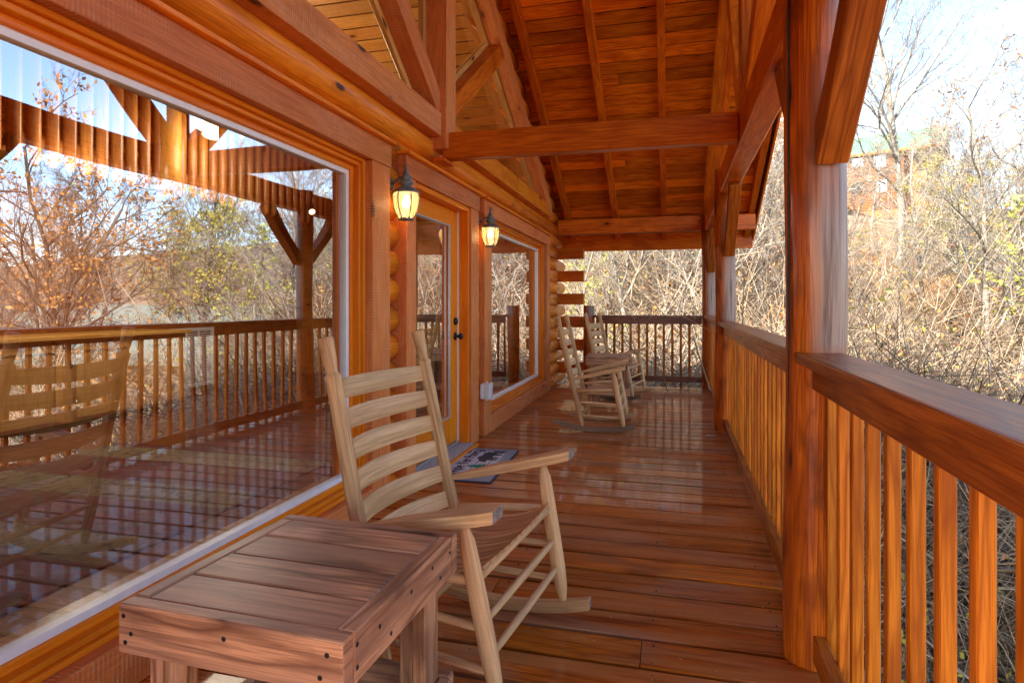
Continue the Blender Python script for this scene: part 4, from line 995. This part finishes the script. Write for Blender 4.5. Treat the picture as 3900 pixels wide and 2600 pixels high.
# brush: arching twigs and dry stems, far too many to count
def brush():
    rs = np.random.RandomState(5); tiles = []
    for k_ in range(9):
        polys = []
        for i in range(34):
            a = rs.uniform(0, 2*np.pi); p = np.array([rs.normal()*.22, rs.normal()*.22, -.1]); d = np.array([math.cos(a)*.8, math.sin(a)*.8, rs.uniform(.3, 1.3)]); d /= np.linalg.norm(d); L = rs.uniform(.8, 2.1); pts = [p]
            for j in range(4):
                d = d+rs.normal(size=3)*.38+np.array([0, 0, -.16]); d /= np.linalg.norm(d); pts.append(pts[-1]+d*L/4)
            r0 = rs.uniform(.003, .007)*(2.0 if rs.rand() < .12 else 1); polys.append((np.array(pts), np.linspace(r0, r0*.4, 5)))
            for c in range(2):
                j = rs.randint(1, 4); q = pts[j]; dd = d+rs.normal(size=3)*.7; dd /= np.linalg.norm(dd); l2 = L*rs.uniform(.2, .5); q2 = q+dd*l2*.5; dd = dd+rs.normal(size=3)*.3
                polys.append((np.array([q, q2, q2+dd*l2*.5]), np.array([r0*.6, r0*.45, r0*.3])))
        V, Q = tubes_np(polys, 3); ends = np.concatenate([p[2:] for p, _ in polys])
        tiles.append((V, Q, ends))
    AV, AQ, AM, LV = [], [], [], {0: [], 1: [], 2: []}; b = 0; cnt = 0
    placed = 0
    while placed < 1550:
        # a wedge seen directly plus the sector mirrored by the window
        u = rs.rand()
        if u < .62: D_ = 11+30*rs.rand()**1.5; uu = rs.uniform(2100, 3980); x, y = to_world(uu, D_)
        elif u < .86: th_ = rs.uniform(R(22), R(66)); D_ = 8+22*rs.rand()**1.3; x, y = -3+D_*math.sin(th_), D_*math.cos(th_)
        else: x, y = rs.uniform(1.6, 7), rs.uniform(1.5, 12)
        if -2.5 < x < 1.25 and y < 10.8: continue
        d0 = math.hypot(x, y); g = ground_z(x, y); sc = (rs.uniform(.7, 1.3) if rs.rand() < .45 else rs.uniform(1.4, 2.6))*(.5 if d0 < 8 else 1); sc = min(sc, .6) if d0 > 19 and x > .2*y else sc
        dens = mnoise.noise((x*.13, y*.13, 17))
        if dens < -.32: continue
        V, Q, ends = tiles[rs.randint(9)]; a = rs.uniform(0, 2*np.pi); ca, sa = math.cos(a), math.sin(a); Rm = np.array([[ca, sa, 0], [-sa, ca, 0], [0, 0, 1]])
        thick = 1+max(0, d0-16)*.03
        AV.append((V@Rm)*sc*np.array([1, 1, rs.uniform(.75, 1.15)])+np.array([x, y, g])); AQ.append(Q+b); AM.append(np.full(len(Q), 0 if rs.rand() < .62 else 1)); b += len(V)
        if rs.rand() < .62:
            kd = 0 if mnoise.noise((x*.1, y*.1, 2)) > .02 else (1 if rs.rand() < .5 else 2); m_ = rs.randint(20, 90); e = ends[rs.randint(len(ends), size=m_)]
            LV[kd].append((e@Rm)*sc+np.array([x, y, g])+rs.normal(size=(m_, 3))*.07)
        placed += 1
    V = np.concatenate(AV); Q = np.concatenate(AQ); mi = np.concatenate(AM); rn = np.zeros(len(Q))
    for kd, mt in ((0, 2), (1, 3), (2, 4)):
        p = np.concatenate(LV[kd]); v3, q3 = leaves_np(p, .055, rs); Q = np.concatenate([Q, q3+len(V)]); V = np.concatenate([V, v3]); mi = np.concatenate([mi, np.full(len(q3), mt)]); rn = np.concatenate([rn, rs.rand(len(q3))])
    o = np_mesh('brush', V, Q, [tw[0], tw[1], LF['orange'], LF['brown'], LF['yellow']], mi, rn)
    tag(o, 'tangled dry brush and bare undergrowth covering the hillside', 'brush', kind='stuff')
    # fallen leaves
    P = []
    while len(P) < 26000:
        if rs.rand() < .6: x, y = to_world(rs.uniform(2100, 3950), 10+22*rs.rand()**1.5)
        else: x, y = rs.uniform(1.3, 14), rs.uniform(1, 16)
        if -2.5 < x < 1.2 and y < 10: continue
        P.append((x, y, ground_z(x, y)+.03+rs.rand()*.05))
    v3, q3 = leaves_np(np.array(P), .075, rs); o = np_mesh('fallen_leaves', v3, q3, [LF['brown'], LF['orange']], (rs.rand(len(q3)) < .35).astype(int), rs.rand(len(q3)))
    tag(o, 'orange and brown fallen leaves lying over the slope', 'fallen leaves', kind='stuff')
brush()

# ================================================================= NEIGHBOUR BUILDINGS
def bmat(px, py, rz): return Matrix.Translation((px, py, 0)) @ Matrix.Rotation(rz, 4, 'Z')
def green_cabin():
    rz = math.atan2(-3.8, 8.6); r_ = empty('neighbour_cabin', (29.6, 90.4, 14), rz, label='log sided cabin with a long green roof high on the hill, behind bare trees', cat='cabin')
    # local +x runs along the wall to its right end (x=0), wall faces local -y
    mb = MB(); z = .0
    while z < 7.6: mb.tube([(-18, 0, z), (-9, 0, z), (0, 0, z)], .115, n=10, sq=(1, .95)); z += .2
    mb.box(-18, 0, .0, 9, -2, 7.7, 'y'); mb.box(0, 3.3, 2.2, 9, -2, 7.6, 'y'); mb.build('wall', M['farlog'], r_)
    mb = MB(); mb.prism([(-19, -1.0, 7.2), (-19, 4.5, 10.6), (-19, 10, 7.2), (-19, 10, 7.45), (-19, 4.5, 10.9), (-19, -1.0, 7.45)], (23.5, 0, 0)); mb.build('roof', M['shingle'], r_)
    mb = MB(); mb.box(-19, 4.5, -1.05, -1.0, 7.15, 7.45, 'x'); mb.build('fascia', M['timber'], r_)
    for (x, z, w_, h_) in ((-5.9, 5.9, 1.3, 1.1), (-3.3, 5.5, 1.3, 1.8), (-9.2, 1.9, 1.5, 2.2), (-6.0, 2.2, 1.3, 1.6), (-3.2, 2.2, 1.3, 1.6), (-12.5, 5.5, 1.3, 1.8)):
        mb = MB(); mb.box(x-.12, x+w_+.12, -.24, -.1, z-.12, z+h_+.12, 'x'); wd = mb.build('window', M['farlog'], r_)
        mb = MB(); mb.box(x, x+w_, -.27, -.245, z, z+h_, 'x'); mb.build('pane', M['pane3'], wd)
        mb = MB(); mb.box(x, x+w_, -.30, -.275, z+h_/2-.03, z+h_/2+.03, 'x'); mb.build('sash_bar', M['white'], wd)
    for i in range(12):
        mb = MB(); z = .8+i*.55; mb.tube([(-9.9, -.1, z), (-9.9, -.9, z)], .12, n=8); mb.build('log_end', M['farlog'], r_)
green_cabin()
def balcony_cabin():
    r_ = empty('neighbour_cabin', (9.6, 71.5, 10), R(-14), label='tall log cabin with three stacked balconies on the slope, between the two thick posts', cat='cabin')
    mb = MB(); mb.box(-6, 5, 2.2, 12, -1, 11.6, 'y'); z = 0
    while z < 11.5: mb.tube([(-6, 2.2, z), (0, 2.2, z), (5, 2.2, z)], .115, n=8); z += .2
    mb.prism([(-6, 2.2, 11.5), (5, 2.2, 11.5), (-.5, 2.2, 15.2)], (0, 9.8, 0)); mb.build('wall', M['farlog'], r_)
    mb = MB(); mb.prism([(-6.8, -.4, 11.1), (-.5, -.4, 15.4), (5.8, -.4, 11.1), (5.8, -.4, 11.4), (-.5, -.4, 15.8), (-6.8, -.4, 11.4)], (0, 13, 0)); mb.build('roof', M['shingle'], r_)
    for i in range(3):
        zf = 2.4+i*2.75; bl = MB(); bl.box(-6, 5, -.0, 2.1, zf-.2, zf, 'x'); bb = bl.build('balcony', M['farlog'], r_)
        mb = MB(); mb.box(-6, 5, 0, .09, zf+.95, zf+1.03, 'x'); mb.box(-6, 5, 0, .06, zf+.08, zf+.15, 'x'); x = -6
        while x < 5: mb.box(x, x+.05, .01, .05, zf+.1, zf+.97, 'z'); x += .17
        mb.build('railing', M['white' if i == 2 else 'farlog'], bb)
        for x in (-3.6, -.2, 3.1):
            mb = MB(); mb.box(x, x+1.3, 2.0, 2.07, zf+.2, zf+2.0, 'x'); wd = mb.build('window', M['pane3'], r_)
    for x in (-6, -2.4, 1.3, 5):
        mb = MB(); mb.box(x-.1, x+.1, .05, .25, -2, 11.3, 'z'); mb.build('post', M['cream'], r_)
    mb = MB(); mb.box(-6, 5, .04, .26, 10.9, 11.2, 'x'); mb.beam((-2.4, .15, 11.2), (-.5, .15, 14.8), .2, .2); mb.beam((1.3, .15, 11.2), (-.5, .15, 14.8), .2, .2); mb.build('gable_truss', M['cream'], r_)
balcony_cabin()
def low_house():
    x, y = 24, 25; r_ = empty('neighbour_house', (x, y, ground_z(x, y)), R(-15), label='long house with a grey green roof below the porch, mirrored in the big window', cat='house')
    zt = 1.2-ground_z(x, y)
    mb = MB(); mb.box(-8, 8, -4, 4, -3, zt-2.2, 'x'); mb.build('wall', M['farlog'], r_)
    mb = MB(); mb.prism([(-9, -5, zt-2.4), (-9, 0, zt), (-9, 5, zt-2.4), (-9, 5, zt-2.6), (-9, 0, zt-.25), (-9, -5, zt-2.6)], (18, 0, 0)); mb.build('roof', plain('grey_shingle', (.22, .25, .2), .9, nscale=8), r_)
    for i in range(4):
        mb = MB(); mb.box(-6+i*3.4, -4.6+i*3.4, -4.04, -4.0, zt-4.6, zt-3.2, 'x'); mb.build('window', M['pane3'], r_)
low_house()
# extra slim trees rising above the brush line
for i, (u_, D_, kd, sc, wh) in enumerate(((3250, 14, 'bare2', .42, 'rising beside the thick post, low on the slope'), (3540, 15, 'bare2', .72, 'between the tall bare tree and the right edge tree'), (3540, 22, 'gold', .5, 'golden and small right of the green roof'), (3610, 27, 'oak', .6, 'on the upper slope at the right'), (3720, 17, 'gold', .62, 'left of the tree at the right edge'), (3870, 17, 'bare', .7, 'cut by the right edge of the photo'), (3800, 18, 'oak', .5, 'rusty, beside the tree at the right edge'), (2440, 22, 'oak', .45, 'high on the slope behind the back railing'), (2530, 16, 'bare2', .6, 'straight up behind the middle of the back railing'))):
    plant(kd, u_, D_, sc, i*1.7, wh)
lf = MB(); b_ = 0
lf.v += [(-.055, 0, .006), (-.02, .022, .012), (.03, .018, .005), (.06, .002, .014), (.025, -.016, .006), (-.025, -.012, .010)]
lf.quad((0, 1, 2, 3), [(0, 0)]*4, .5); lf.quad((0, 3, 4, 5), [(0, 0)]*4, .5)
lfo = lf.build('fallen_leaf', plain('bleached_leaf', (.62, .56, .44), .7)); lfo.location = (.37, 6.12, .002)
tag(lfo, 'single pale dry leaf lying on the deck near the second post', 'leaf')
